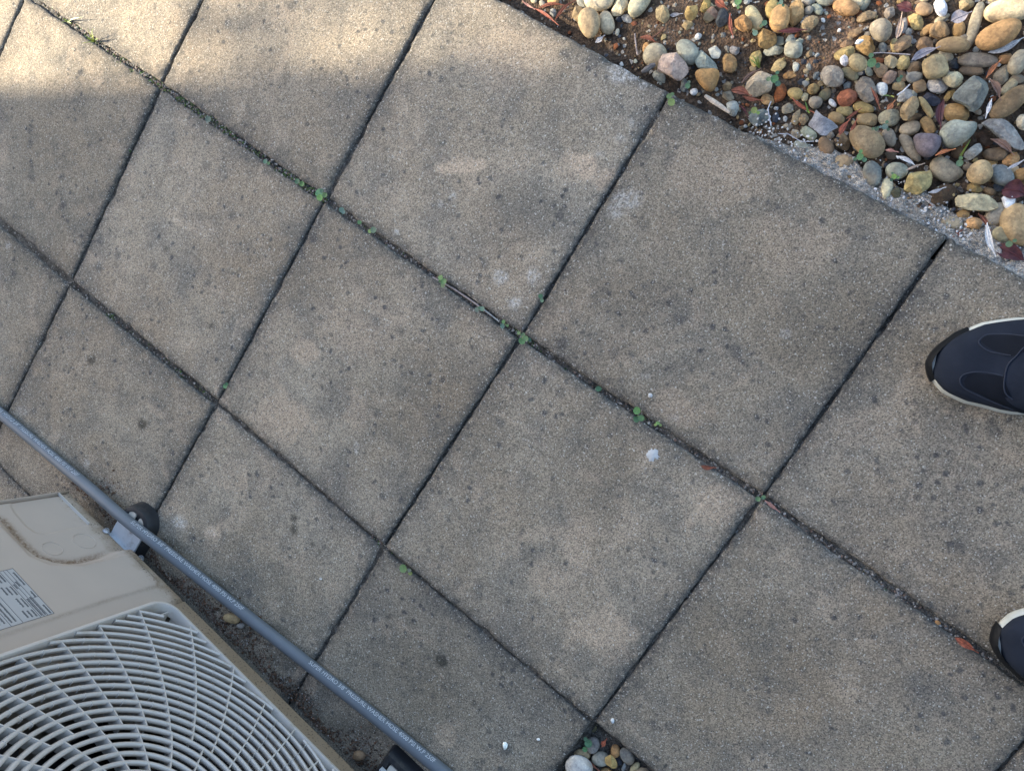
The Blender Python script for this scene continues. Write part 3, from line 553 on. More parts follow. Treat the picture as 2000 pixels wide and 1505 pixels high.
# ------------------------------------------------------------------ dry leaves, bark, twigs
LC = {'red brown':(.20,.07,.04),'maroon':(.09,.028,.03),'brick red':(.30,.09,.05),'orange':(.44,.17,.07),'pale grey':(.44,.42,.41),'white':(.60,.585,.56),'brown':(.20,.12,.085),'pale tan':(.46,.34,.25),'violet grey':(.33,.30,.31),'slate grey':(.27,.265,.27),'pink':(.42,.22,.17)}
LEAF = [(1,450,95,400,55,-8,'red brown',1),(1,650,160,430,55,-48,'red brown',2),(1,370,245,440,50,36,'brick red',1),(1,80,75,190,45,33,'pink',1),(1,1190,620,150,90,-40,'pale grey',1),
(2,130,610,270,85,20,'red brown',1),(2,1235,55,210,135,40,'brick red',2),(2,1405,380,340,70,84,'brick red',2),(2,540,235,165,70,-5,'pale grey',1),(8,1160,470,290,140,15,'red brown',2),(8,1320,575,280,75,14,'red brown',2),(8,1215,760,200,45,55,'maroon',1),(8,1300,225,330,55,-38,'brown',2),
(3,345,478,420,85,-3,'maroon',2),(4,130,125,270,190,20,'maroon',2),(4,55,420,360,110,-78,'pale tan',2),(4,985,265,300,220,-25,'violet grey',2),(4,430,825,430,130,-25,'violet grey',2),(4,1690,720,560,130,-22,'white',1),(4,1490,1080,330,75,-52,'orange',3),(4,1530,1360,340,130,62,'brown',2),
(5,520,290,380,60,34,'brick red',2),(5,1165,635,270,90,-58,'brick red',3),(5,1310,430,250,55,-35,'red brown',2),(5,1320,610,170,60,-60,'brick red',2),(5,1660,155,330,65,68,'red brown',3),(5,1890,300,150,90,-50,'orange',2),(5,1895,985,150,60,10,'pink',2),
(6,695,400,430,140,97,'maroon',2),(6,735,1010,280,65,-20,'orange',3),(6,150,1135,330,75,25,'white',2),(6,275,1240,260,45,-22,'pale tan',2),(6,1440,310,270,75,108,'white',2),(6,1640,900,400,130,35,'brown',1),(6,1850,1200,300,55,-28,'pale grey',2),
(7,1648,715,335,75,77,'white',2),(7,1590,530,190,55,52,'red brown',2),(7,1850,860,340,180,25,'maroon',1),(7,1900,230,260,220,10,'maroon',1),(7,1090,225,160,40,-18,'pale grey',2),(7,1300,680,115,55,-38,'red brown',1),(7,1215,775,175,42,-72,'red brown',1),
(9,860,790,240,50,38,'red brown',3),(9,1025,575,80,60,-60,'brick red',1)]
def leaf_mesh(name, L, W, mat, seed, curl=None):
    R_ = np.random.RandomState(seed); n, m = 14, 6; s, t = np.meshgrid(np.linspace(0,1,n), np.linspace(-1,1,m), indexing='ij')
    prof = np.sin(np.pi*s**R_.uniform(.8,1.15))**.85*(1-.15*s); prof = np.clip(prof, .03, None)
    X = (s-.5)*L+0*t; Y = t*W/2*prof; curl = R_.uniform(.1,.5) if curl is None else curl
    bend = R_.uniform(-.10,.10)*L; Y = Y+bend*(4*(s-.5)**2-.5)
    Z = W*curl*.5*(t**2)*prof+L*R_.uniform(-.06,.10)*np.sin(np.pi*s)+W*.05*np.sin(s*14+t*2+R_.uniform(0,6))*np.abs(t)
    V = np.stack([X,Y,Z],-1).reshape(-1,3); I = np.arange(n*m).reshape(n,m)
    F = [tuple(f) for f in np.stack([I[:-1,:-1],I[1:,:-1],I[1:,1:],I[:-1,1:]],-1).reshape(-1,4)]
    return V, F
leafREG = []
def put_leaf(t, x, y, L, W, ang, col, layer, z=None, name='dry_leaf'):
    px, py = tp(t, x, y); sc = TILE[t][2]
    z0 = z if z is not None else {1:-.012,2:.006,3:.018}[layer]
    q = math.radians(ang); c = at(px, py, z0); a = at(px+L/sc/2*math.cos(q), py+L/sc/2*math.sin(q), z0)-c; b = at(px-W/sc/2*math.sin(q), py+W/sc/2*math.cos(q), z0)-c
    V, F = leaf_mesh(name, 2*np.linalg.norm(a), 2*np.linalg.norm(b), None, RS.randint(0, 10**6))
    mb = MB(); V = np.array(V); nv = len(V); mid = V.reshape(14, 6, 3)
    o = mesh_obj(name, V, F, M['leaf'])
    rib = MB(); rib.tube([.5*(mid[i,2]+mid[i,3])+np.array([0,0,.0005]) for i in range(14)]+[mid[-1,2]+np.array([.004,0,.0])], .0006, 5)
    r = rib.obj('midrib', M['leaf'], o); k = LC[col]; o.color = (*k, 1); r.color = (k[0]*1.3, k[1]*1.3, k[2]*1.3, 1)
    o.location = c; o.rotation_euler = (RS.uniform(-.12,.12), RS.uniform(-.10,.10), math.atan2(a[1], a[0]))
    leafREG.append((o, np.array([px, py]), '', f'{"big" if L/sc > 45 else "small" if L/sc < 24 else "curled"} {col} dry leaf', 'leaf'))
    o['group'] = 'dry leaves fallen on the gravel'
    return o
for a in LEAF:
    put_leaf(*a, z=(-.008 if a[0] == 9 else None))
for (x, y, L, W, ang, col, z, lab) in ((1381,912,25,10,8,'red brown',.0025,'small red brown leaf on the wide joint above the lower middle crossing'),(1506,986,32,8,38,'pink',.001,'narrow pink leaf in the joint right of a two leaved seedling'),
        (1885,1257,46,15,33,'brick red',.003,'brick red leaf stuck in the joint beside the lower shoe')):
    o = put_leaf(0, x, y, L, W, ang, col, 1, z=z); leafREG.pop(); tag(o, lab, 'leaf', 'dry leaves lying in the joints')
REG += leafREG
def stick(pxs, z, r, col, name, lab, cat, ry=None, mat='leaf'):
    P = [at(x, y, z) for x, y in pxs]; mb = MB(); c = P[0]; mb.tube([p-c for p in P], r, 7, ry=ry)
    o = mb.obj(name, M[mat]); o.location = c; o.color = (*col, 1); return tag(o, lab, cat)
stick([(1377,187),(1390,196),(1408,208),(1425,220)], .004, [.0022,.0033,.0032,.002], (.50,.42,.33), 'wood_splinter', 'pale split wood splinter lying along the slab edge', 'wood', ry=.002)
stick([(1240,66),(1241,80),(1243,95),(1245,108)], -.010, .0011, (.34,.27,.24), 'twig', 'thin upright looking twig on the soil left of the flat disc stone', 'twig')
stick([(1272,75),(1285,66),(1298,54)], -.008, .0009, (.22,.10,.06), 'twig', 'thin red twig on the soil below the lone tan stone', 'twig')
stick([(1253,141),(1262,136),(1272,129),(1280,126)], .003, [.002,.004,.004,.0025], (.17,.15,.135), 'bark_piece', 'dark grey piece of bark at the chipped slab corner', 'bark')
stick([(1506,198),(1500,212),(1503,232),(1506,246)], .006, .0007, (.45,.47,.52), 'thread', 'pale blue looping thread over the grey blue rock', 'thread')
stick([(1519,261),(1540,262),(1565,277),(1590,276)], -.004, .0006, (.45,.45,.48), 'twig', 'thin pale stem lying on the mortar below the pale green pebble', 'twig')
stick([(1706,104),(1722,103),(1751,105),(1778,107)], .016, .0007, (.40,.35,.33), 'twig', 'long thin dry stem pointing left from the grey leaf', 'twig')
stick([(1752,186),(1764,178),(1777,165)], .010, .0009, (.62,.60,.60), 'twig', 'short pale stem among the pebbles left of the quartz stone', 'twig')
stick([(1804,387),(1815,395),(1826,404)], -.002, .0011, (.30,.27,.25), 'twig', 'short grey twig on the mortar under the cracked tan rock', 'twig')
stick([(845,541),(888,565),(925,590),(955,613)], -.0025, .0013, (.33,.27,.24), 'stem', 'long pale dry stem lying in the wide joint left of the central crossing', 'stem')
stick([(938,599),(955,612),(975,628)], .0005, .0009, (.42,.43,.40), 'stem', 'short grey dry stem beside seedlings left of the central crossing', 'stem')
# bark plate with torn corners
P = [(5,740,355),(5,850,470),(5,1000,540),(5,1095,600),(5,960,690),(5,900,770),(5,820,765),(5,740,680),(5,615,580),(5,690,480)]
O = np.array([at(*tp(*p), .012)[:2] for p in P]); c = O.mean(0); mb = MB()
R_ = resample(O-c, 40); hz = lambda p: .010*math.cos(p[0]*70)+.0015*math.sin(p[1]*260)
V = [(p[0]*k, p[1]*k, hz(p*k)+dz) for dz in (0, .0022) for k in (1, .66, .33) for p in R_]+[(0,0,hz((0,0))),(0,0,hz((0,0))+.0022)]
F = []
for s_i, fl in ((0,1),(3,0)):
    for k in range(2):
        for q in range(40):
            f = ((s_i+k)*40+q, (s_i+k)*40+(q+1)%40, (s_i+k+1)*40+(q+1)%40, (s_i+k+1)*40+q); F.append(f[::-1] if fl else f)
    for q in range(40):
        f = ((s_i+2)*40+q, (s_i+2)*40+(q+1)%40, 240+(0 if fl else 1)); F.append(f[::-1] if fl else f)
for q in range(40): F.append((q, 120+q, 120+(q+1)%40, (q+1)%40)[::-1])
o = mesh_obj('bark_piece', V, F, M['leaf'], None, True, 40); o.location = (c[0], c[1], .004); o.color = (*LC['slate grey'], 1)
tag(o, 'slate grey torn plate of bark lying on the pebbles near the mortar', 'bark')

# ------------------------------------------------------------------ seedlings, moss and grass in the joints
def disc(cx, cy, cz, r, tilt, az, n=12):
    V = [(0,0,0)]; a = np.linspace(0, 2*math.pi, n, endpoint=False)
    for k in (.55, 1.0):
        for q in a:
            rr = r*k*(1-.16*max(0, math.cos(q-math.pi))**8); V.append((rr*math.cos(q), rr*.9*math.sin(q), r*.10*k*k+r*.05*math.cos(2*q)*k))
    F = [(0, 1+i, 1+(i+1)%n) for i in range(n)]+[(1+i, 1+n+i, 1+n+(i+1)%n, 1+(i+1)%n) for i in range(n)]
    Rm = Matrix.Rotation(az, 3, 'Z') @ Matrix.Rotation(tilt, 3, 'Y')
    return [tuple(Rm @ Vector(v)+Vector((cx,cy,cz))) for v in V], F
GC = {'y':(.22,.31,.09),'g':(.125,.215,.085),'d':(.075,.145,.075),'b':(.15,.215,.15)}
def seedling(px, py, leaves, z, lab, group='seedlings growing in the paving joints'):
    c = at(px, py, z); e = empty('seedling', c)
    for (dx, dy, r, col) in leaves:
        q = at(px+dx, py+dy, z+.010)-c; rr = np.linalg.norm(at(px+r, py, z+.01)-at(px, py, z+.01))
        az = math.atan2(q[1], q[0]); V, F = disc(q[0], q[1], .006+RS.uniform(0,.005), rr, RS.uniform(-.05,.35), az)
        o = mesh_obj('leaf', V, F, M['green'], e); o.color = (*[v*RS.uniform(.85,1.15) for v in GC[col]], 1)
        mb = MB(); mb.tube([(0,0,-.004), (q[0]*.4, q[1]*.4, .004), (q[0]*.9, q[1]*.9, .0065)], .0006, 5); s = mb.obj('stem', M['green'], e); s.color = (.16,.22,.09,1)
    return tag(e, lab, 'seedling', group)
seedling(626,383,[(-5,-7,8,'g'),(-1,3,6,'y'),(6,-3,5,'g'),(3,-10,4,'d')],0,'bright green seedling at the crossing left of centre in the wide joint')
seedling(583,356,[(-3,-2,5,'d'),(4,2,5,'g')],-.003,'small seedling just up-left of the bright four leaved seedling')
seedling(405,232,[(0,0,5,'b'),(-2,5,3,'b')],-.001,'pale bluish seedling in the mossy stretch of the wide joint')
seedling(517,315,[(0,0,4,'b'),(5,3,3,'g')],-.003,'tiny seedling halfway along the mossy joint toward the crossing')
seedling(668,412,[(-3,-3,5,'b'),(3,2,4,'b')],-.003,'faint blue green seedling just right of the bright four leaved seedling')
seedling(702,434,[(0,0,4,'g')],-.003,'single leaf sprout between two faint seedlings in the wide joint')
seedling(726,450,[(3,-1,6,'b'),(-5,1,4,'y')],-.002,'blue green seedling with one round leaf and one yellowish leaf')
seedling(862,548,[(-2,-6,5,'y'),(4,1,6,'g'),(1,8,5,'g'),(-4,0,4,'g')],0,'clustered light green seedling halfway between the two crossings')
seedling(938,604,[(-6,0,5,'b'),(4,-1,5,'b'),(-1,-3,3,'d')],0,'blue green seedling at the right end of the long dry stem')
seedling(983,632,[(0,-4,4,'g'),(-3,4,5,'b'),(6,3,3,'g')],-.001,'little seedling just up-left of the central crossing')
seedling(1021,659,[(-2,6,7,'g'),(6,2,6,'g'),(-1,-5,5,'g'),(-8,-9,4,'g'),(12,4,4,'d'),(2,0,4,'y')],0,'bushy bright green seedling at the central crossing')
seedling(1055,582,[(0,-4,5,'d'),(2,4,4,'b')],-.002,'dark seedling in the narrow joint above the central crossing')
seedling(1168,759,[(0,0,6,'d'),(-5,1,3,'b')],-.002,'dull green seedling in the joint right of the central crossing')
seedling(1245,811,[(-2,-9,8,'g'),(-3,7,7,'d'),(6,5,7,'g')],.001,'three leaved clover like seedling near the white bead')
seedling(1284,826,[(0,0,4,'y'),(-4,3,3,'y'),(5,4,3,'y')],-.001,'tiny yellow green sprout right of the three leaved seedling')
seedling(1486,973,[(-5,1,6,'d'),(5,-2,5,'g')],0,'two leaved seedling at the lower right crossing')
seedling(793,1112,[(-6,-2,8,'g'),(7,1,4,'b'),(6,8,4,'y')],0,'green seedling below the lower left crossing')
seedling(440,752,[(0,2,4,'g'),(3,-2,3,'d')],-.001,'tiny seedling just above the crossing near the hose')
seedling(1309,192,[(-2,-4,6,'g'),(2,7,8,'y'),(4,-8,4,'g')],.001,'seedling at the slab corner below the pinkish rock')
GS = [(8,1685,255,9,'g','right of the large beige rounded rock'),(3,1605,965,10,'g','between the round tan pebble and the brown tan stone'),(5,1425,1075,8,'g','beside the blue grey oval pebble on the mortar'),(5,1815,600,7,'b','on the rough yellow grey chunk'),
      (5,1680,650,5,'d','above the largest smooth brown pebble'),(6,985,1175,8,'g','below the sharp grey plate of stone'),(7,665,75,6,'y','over the green grey pebble beside the cream teardrop'),(7,1855,765,8,'g','below the big tan pebble at the right edge'),
      (4,45,1230,6,'d','left of the squarish tan stone'),(2,1925,350,6,'d','at the right of the pale yellow oval pebble'),(2,1515,10,8,'g','at the top edge above the charcoal rock'),(3,200,35,5,'b','at the top edge above the large peach pebble'),
      (8,1370,750,7,'y','on the blocky grey blue rock'),(8,340,375,6,'d','on the blue grey pebble beside the slab corner'),(2,1780,500,6,'b','below the lumpy orange rock'),(9,845,590,8,'d','in the pebble filled gap at the bottom edge')]
for (t, x, y, r, c, lab) in GS:
    px, py = tp(t, x, y); k = RS.randint(1, 3); a = RS.uniform(0, 6.28)
    L = [(0,0,r,c)]+[(1.3*r*math.cos(a+i*2.1), 1.3*r*math.sin(a+i*2.1), r*RS.uniform(.4,.7), 'd' if i else c) for i in range(k)]
    seedling(px, py, L, -.012 if t == 9 else .012, 'small round leaved seedling '+lab, 'seedlings growing in the gravel')
def grass(px, py, blades, z, lab):
    c = at(px, py, z); e = empty('grass_tuft', c)
    for (dx, dy, h) in blades:
        q = at(px+dx, py+dy, z+h)-c; s = np.array([-q[1], q[0], 0]); s = s/(np.linalg.norm(s)+1e-9)*.0013; V = []; F = []
        for k in range(6):
            t = k/5; p = q*np.array([t, t, 0])+np.array([0,0,q[2]*math.sin(t*1.6)]); wdt = (1-t)**.7+.04; V += [p-s*wdt, p+s*wdt+np.array([0,0,.0004])]
            if k: F.append((2*k-2, 2*k-1, 2*k+1, 2*k))
        o = mesh_obj('blade', V, F, M['green'], e); o.color = (.24*RS.uniform(.8,1.2), .33*RS.uniform(.85,1.1), .07, 1)
    return tag(e, lab, 'grass')
grass(186,82,[(-22,-14,.016),(-14,-28,.018),(-4,-26,.020),(-26,4,.012),(-8,8,.010),(-16,-6,.02),(-2,-12,.02),(6,-6,.012)],0,'yellow green grass tuft in the sunlit joint at upper left')
grass(132,42,[(-12,4,.01),(-9,-6,.012),(30,-8,.014),(8,4,.01)],0,'sparse grass tuft in the sunlit joint nearest the top edge')
grass(1483,132,[(-14,-24,.02),(-4,-22,.022),(-20,-16,.02),(2,-10,.012)],.004,'two bladed green grass sprig above the large beige rock')
grass(1578,218,[(-6,-20,.016),(3,4,.01)],.010,'single green blade beside the white capsule shaped pebble')
grass(1738,188,[(-14,0,.014),(8,3,.012)],.014,'short green blade below the white egg shaped pebble')
grass(1876,304,[(20,-32,.02),(14,-24,.014)],.008,'thin green blade in front of the sharp grey plate')
# moss cushions and crumbs along the joints
def along(p0, p1, n, wpx, rs):
    t = rs.rand(n); a = np.array(p0); b = np.array(p1); d = (b-a)/np.linalg.norm(b-a); nn = np.array([-d[1], d[0]])
    return a+t[:,None]*(b-a)+nn*rs.normal(0, wpx, n)[:,None]
rs = np.random.RandomState(8); P = []; R = []; C = []
for (p0, p1, n, wpx, g) in (((80,0),(314,166),520,4.0,.25),((314,166),(633,390),640,3.8,.4),((200,110),(300,160),120,3,.8),((345,190),(460,265),190,3.2,.85),((553,330),(610,370),60,3,.8),((0,60),(28,5),60,3,.9),
        ((246,306),(254,292),26,2,1),((212,612),(226,626),26,3,1),((137,551),(422,786),150,4,.25),((633,390),(770,484),420,3.6,.12),((600,360),(640,392),40,4,.7),((725,1045),(770,1085),40,3,.5),((1000,640),(1050,680),60,3,.6),((770,485),(1017,657),140,3,.1),((1030,665),(1488,972),230,3.4,.06),((1490,975),(1940,1290),260,3.6,.02)):
    for q in along(p0, p1, n, wpx, rs):
        z = -.0055 if q[0] > 640 else -.002
        p = at(q[0], q[1], z); mo = rs.rand() < g*.62; r = rs.uniform(.0009,.0024) if mo else rs.uniform(.0007,.0021)
        P.append(p); R.append(r)
        C.append(np.array([.055,.085,.030])*rs.uniform(.5,1.4) if mo else np.array([(.26,.24,.22),(.12,.11,.10),(.20,.14,.11),(.36,.34,.31),(.07,.065,.06)][rs.randint(5)])*rs.uniform(.6,1.1))
scatter('joint_moss', np.array(P), R, C, 'green moss and loose crumbs filling the joints between the paving slabs', 'moss', .8)
# white paint splash on a slab
a = np.linspace(0, 2*math.pi, 44, endpoint=False); rs = np.random.RandomState(4); O = []
for k, q in enumerate(a):
    r = 12.5*(.72+.56*float(vn(np.array(1.6*math.cos(q)+5), np.array(1.6*math.sin(q)+5), 3)))*(1+.10*rs.uniform(-1,1))+(6.5*rs.rand() if rs.rand() < .3 else 0); O.append(at(1273+r*math.cos(q), 888+r*math.sin(q)*.9, .0003)[:2])
O = np.array(O); c = O.mean(0); V = [(0,0,.0013)]+[((p-c)[0]*.7, (p-c)[1]*.7, .0012) for p in O]+[((p-c)[0], (p-c)[1], .0001) for p in O]
F = [(0, 1+i, 1+(i+1)%44) for i in range(44)]+[(1+i, 45+i, 45+(i+1)%44, 1+(i+1)%44) for i in range(44)]
M['paint'] = mat_plain('dried white splash', (.52,.53,.52), .7, .2, 200, .3)
o = mesh_obj('paint_splash', V, F, M['paint']); o.location = (c[0], c[1], -.0004); tag(o, 'star shaped dried white splash on the slab below the three leaved seedling', 'splash')

# ------------------------------------------------------------------ air conditioner
ZB = .03
A0 = at(140, 950, ZB); B0 = at(700, 1505, ZB); AU = (B0-A0)/np.linalg.norm(B0-A0); AN = np.array([-AU[1], AU[0], 0])
def onplane(px, py, off):
    d = ray(px, py); p0 = A0+AN*off; t = ((p0-CC)@AN)/(d@AN); return CC+t*d
def auv(px, py, off=0.0): p = onplane(px, py, off); return np.array([(p-A0)@AU, p[2]-ZB])
def dirty(name, col, rough, streak=(.16,.095,.05), low=.035, amt=.8):
    t = NT(name); sx = t.t.nodes.new('ShaderNodeSeparateXYZ'); t.L(t.co, sx.inputs[0]); n = t.noise(35, 5, .65); f = t.noise(260, 4, .7)
    c = t.mix(1.0, col, t.mix(t.noise(14, 4), (.9,.9,.9), (1.08,1.07,1.05)), 'MULTIPLY')
    dz = t.ramp(t.math('ADD', sx.outputs[2], t.math('MULTIPLY', t.math('SUBTRACT', n, .5), .06)), 0.0, low, amt, 0)
    c = t.mix(dz, c, (.255,.18,.11))
    c = t.mix(t.math('MULTIPLY', t.ramp(f, .56, .64), t.ramp(sx.outputs[2], low*.6, low*.9, .9, .0)), c, (.035,.026,.02))
    c = t.mix(t.ramp(t.noise(60, 5, .7), .66, .80, 0, .35), c, streak)
    d = t.attr('dirt'); c = t.mix(t.math('MULTIPLY', d.outputs['Fac'], t.ramp(t.noise(220, 4, .7), .25, .62), True), c, streak)
    t.bump(t.noise(420, 2), .08, .0005); return t.done(c, rough, .4)
M['ac'] = dirty('beige powder coat', (.50,.415,.345), .5)
M['acf'] = dirty('beige powder coat lower trim', (.50,.415,.345), .5, low=.10, amt=.9)
M['acg'] = mat_plain('grille plastic', (.55,.505,.455), .45, .06, 40, .04, .45, dirt=(.42,.36,.28), dirt_scale=60)
M['fan'] = mat_plain('fan plastic', (.035,.036,.04), .5, .1, 30, .05)
M['fin'] = mat_plain('condenser fins', (.05,.05,.055), .6, .2, 200, .2)
M['steel'] = mat_plain('zinc screw', (.62,.63,.66), .35, .1, 200, .1, .5, .7)
M['galv'] = mat_plain('galvanised foot', (.52,.54,.56), .5, .12, 60, .1, .4, .25, dirt=(.12,.075,.045), dirt_scale=34)
M['ink'] = mat_plain('printed ink', (.12,.12,.125), .6, .1, 100, 0)
M['decal'] = mat_plain('silver label', (.47,.45,.43), .4, .03, 60, 0, .5)
ac = empty('air_conditioner', A0); ac.rotation_euler = (0, 0, math.atan2(AU[1], AU[0]))
tag(ac, 'beige outdoor air conditioner unit with round fan grille beside the grey hose', 'air conditioner')
AW, AH, AD = .93, .675, .33
GCU, GCV, GOFF = .605, .343, .030
G0, G1, H0, H1 = .316, .894, .061, .625
def poly_sd(P, U, V):                                # signed distance, negative inside
    P = np.asarray(P); d = np.full(U.shape, 1e9); ins = np.zeros(U.shape, bool); n = len(P)
    for i in range(n):
        a, b = P[i], P[(i+1)%n]; e = b-a; wx, wy = U-a[0], V-a[1]; h = np.clip((wx*e[0]+wy*e[1])/(e@e+1e-12), 0, 1)
        d = np.minimum(d, np.hypot(wx-e[0]*h, wy-e[1]*h))
        c = ((a[1] <= V) & (b[1] > V)) | ((b[1] <= V) & (a[1] > V)); xs = a[0]+(V-a[1])/(b[1]-a[1]+1e-12)*(b[0]-a[0]); ins ^= c & (U < xs)
    return np.where(ins, -d, d)
z2 = lambda x, y: auv(x/4.3, 950+y/4.3)
# right hand service panel with its pressed steps
U, Vv = np.meshgrid(np.linspace(.0005, .312, 170), np.linspace(.0, AH, 330))
cur = [z2(*p) for p in ((0,250),(115,380),(225,495),(325,570),(460,615),(590,630),(700,622),(860,580),(1000,520))]
rec = [np.array([cur[0][0]-.05, .44])]+[np.array([cur[0][0]-.02, .30])]+cur+[np.array([cur[-1][0]+.004, -.02]), np.array([-.05,-.02]), np.array([-.05,.44])]
sd = poly_sd(rec, U, Vv); hgt = .011*sst(-.008, .009, sd)-.011
flap = [z2(*p) for p in ((135,75),(115,105),(150,170),(250,285),(320,335),(400,350),(770,275),(510,15))]
hgt = hgt-.0016*sst(.003,-.001, poly_sd(flap, U, Vv))
low = [z2(*p) for p in ((690,668),(1075,568),(1110,585),(1322,800),(1315,838),(900,960),(0,1260))]; low += [np.array([low[-1][0], .42]), np.array([cur[0][0]+.02, .42]), z2(0,330), z2(250,590), z2(420,660)]
hgt = hgt+.0028*sst(.004,-.003, poly_sd(low, U, Vv))
edge = np.minimum(np.minimum(U-.0005, .312-U), np.minimum(Vv, AH-Vv)); hgt = hgt-.006*sst(.006, 0, edge)+.0
pn = grid_mesh('service_panel', U, hgt, Vv, M['ac'], ac)
drt = .95*np.exp(-((sd+.010)/.007)**2)*sst(.02,.08,Vv)*sst(.36,.2,Vv)+.4*np.exp(-Vv/.02)*sst(.12,.3,U)+.5*np.exp(-np.abs(poly_sd(low, U, Vv))/.0025)*fbm(U*50, Vv*50, 9)
color_attr(pn.data, 'dirt', np.repeat(np.clip(drt,0,1).reshape(-1,1), 4, 1))
# lid flap slit, its highlight put in as a strip of paler plastic
mb = MB(); a, b = z2(512,18), z2(768,272); d = (b-a)/np.linalg.norm(b-a); q = np.array([-d[1], d[0]])*.0011
for (p0, p1, off) in ((a, b, 0),): mb.prism([p0-q, p1-q, p1+q, p0+q], -.0125, -.0085, lambda p, y: (p[0], y, p[1]))
mb.obj('cover_slit', M['acg'], ac, False)
for (c, r) in ((z2(733,413), .0185), (z2(463,475), .0155)):
    mb = MB(); mb.tube([(c[0]+r*math.cos(k), -.0108, c[1]+r*math.sin(k)) for k in np.linspace(0, 2*math.pi, 33)], .0007, 5, False); mb.obj('knockout_ring', M['ac'], ac)
def screw(x, y, off=-.009):
    c = z2(x, y); mb = MB(); R_ = .0062
    for (r, y0, y1, n) in ((R_, off, off+.0015, 20), (R_*.68, off+.0015, off+.005, 6)):
        mb.prism([(c[0]+r*math.cos(k), c[1]+r*math.sin(k)) for k in np.linspace(0, 2*math.pi, n, endpoint=False)], y0, y1, lambda p, yy: (p[0], yy, p[1]))
    s = mb.obj('screw', M['steel'], ac, False)
    m2 = MB(); m2.box(c[0]-.0034, c[0]+.0034, off+.0048, off+.0053, c[1]-.0005, c[1]+.0005); m2.obj('slot', M['ink'], s, False)
screw(908, 340); screw(1190, 582, -.006)
# fan side front plate with a round opening
n = 96; mb = MB(); ang = np.linspace(0, 2*math.pi, n, endpoint=False); r0 = .276; x0, x1, z0, z1 = .313, AW, 0, AH
inner = [(GCU+r0*math.cos(a), GCV+r0*math.sin(a)) for a in ang]; outer = []
for a in ang:
    c, s = math.cos(a), math.sin(a); k = min(((x1-GCU) if c > 0 else (x0-GCU))/c if abs(c) > 1e-6 else 9, ((z1-GCV) if s > 0 else (z0-GCV))/s if abs(s) > 1e-6 else 9); outer.append([GCU+k*c, GCV+k*s])
for (cx, cz) in ((x0,z0),(x1,z0),(x1,z1),(x0,z1)):
    i = min(range(n), key=lambda i: (outer[i][0]-cx)**2+(outer[i][1]-cz)**2); outer[i] = [cx, cz]
V = [(p[0], -.004, p[1]) for p in inner]+[(p[0], -.004, p[1]) for p in outer]+[(p[0], -.012, p[1]) for p in outer]
F = [(i, n+i, n+(i+1)%n, (i+1)%n) for i in range(n)]+[(n+i, 2*n+i, 2*n+(i+1)%n, n+(i+1)%n) for i in range(n)]
o = mesh_obj('fan_panel', V, F, M['acf'], ac, False); color_attr(o.data, 'dirt', np.zeros((len(V),4)))
mb = MB(); V = []; ks = ((-.004,.276),(-.012,.270),(-.06,.266),(-.10,.270))
for (y, r) in ks: V += [(GCU+r*math.cos(a), y, GCV+r*math.sin(a)) for a in ang]
mb.add(V, [(k*n+i, k*n+(i+1)%n, (k+1)*n+(i+1)%n, (k+1)*n+i) for k in range(len(ks)-1) for i in range(n)]); mb.obj('fan_shroud', M['ac'], ac)
# casing: sides, top, base, back
mb = MB(); mb.box(.0, .0015, -AD, -.008, 0, AH); mb.box(AW-.0015, AW, -AD, -.008, 0, AH); mb.box(0, AW, -AD, -.002, AH, AH+.012); mb.box(.002, AW-.002, -AD+.002, -.013, .001, .006); mb.box(.3, .302, -AD+.01, -.02, .01, AH-.01)
o = mb.obj('casing', M['ac'], ac, False); color_attr(o.data, 'dirt', np.zeros((len(o.data.vertices),4)))
mb = MB(); mb.box(.004, AW-.004, -AD, -AD+.03, .008, AH-.002); mb.obj('condenser_coil', M['fin'], ac, False)
# fan
fan = MB(); fan.tube([(GCU, -.12, GCV), (GCU, -.045, GCV), (GCU, -.038, GCV)], [.055,.055,.045], 28); fo = fan.obj('fan', M['fan'], ac)
for k in range(3):
    V = []; F = []; a0 = k*2.094+.4
    for i in range(9):
        for j in range(7):
            r = .05+.195*i/8; a = a0+(j/6-.5)*(1.0+.25*i/8)+.25*i/8; V.append((GCU+r*math.cos(a), -.062-.05*(j/6-.5)-.01*math.sin(i/8*3), GCV+r*math.sin(a)))
            if i and j: F.append(((i-1)*7+j-1, i*7+j-1, i*7+j, (i-1)*7+j))
    mesh_obj('fan_blade', V, F, M['fan'], fo)
# grille
gr = MB()
def rrect(x0, x1, z0, z1, r, n=8):
    P = []
    for (cx, cz, a) in ((x1-r, z0+r, -90), (x1-r, z1-r, 0), (x0+r, z1-r, 90), (x0+r, z0+r, 180)):
        for k in range(n+1): q = math.radians(a+90*k/n); P.append((cx+r*math.cos(q), cz+r*math.sin(q)))
    return P
prof = [(-.012,-.004,.036),(-.008,.010,.034),(-.002,.027,.032),(.002,.031,.031),(.0055,.031,.028),(.0065,.026,.028),(.006,.012,.028)]
V = []; F = []
for k, (ins, y, rr) in enumerate(prof):
    P = rrect(G0+ins, G1-ins, H0+ins, H1-ins, rr); m = len(P); V += [(p[0], y, p[1]) for p in P]
    if k: F += [((k-1)*m+i, (k-1)*m+(i+1)%m, k*m+(i+1)%m, k*m+i) for i in range(m)]
gro = mesh_obj('grille', V, F, M['acg'], ac, True, 45)
CLIPC = np.array([.351,.080])
def inside(x, z): return G0+.005 < x < G1-.005 and H0+.005 < z < H1-.005 and not (min(x-G0, G1-x) < .028 and min(z-H0, H1-z) < .028 and math.hypot(min(x-G0, G1-x)-.028, min(z-H0, H1-z)-.028) > .024)
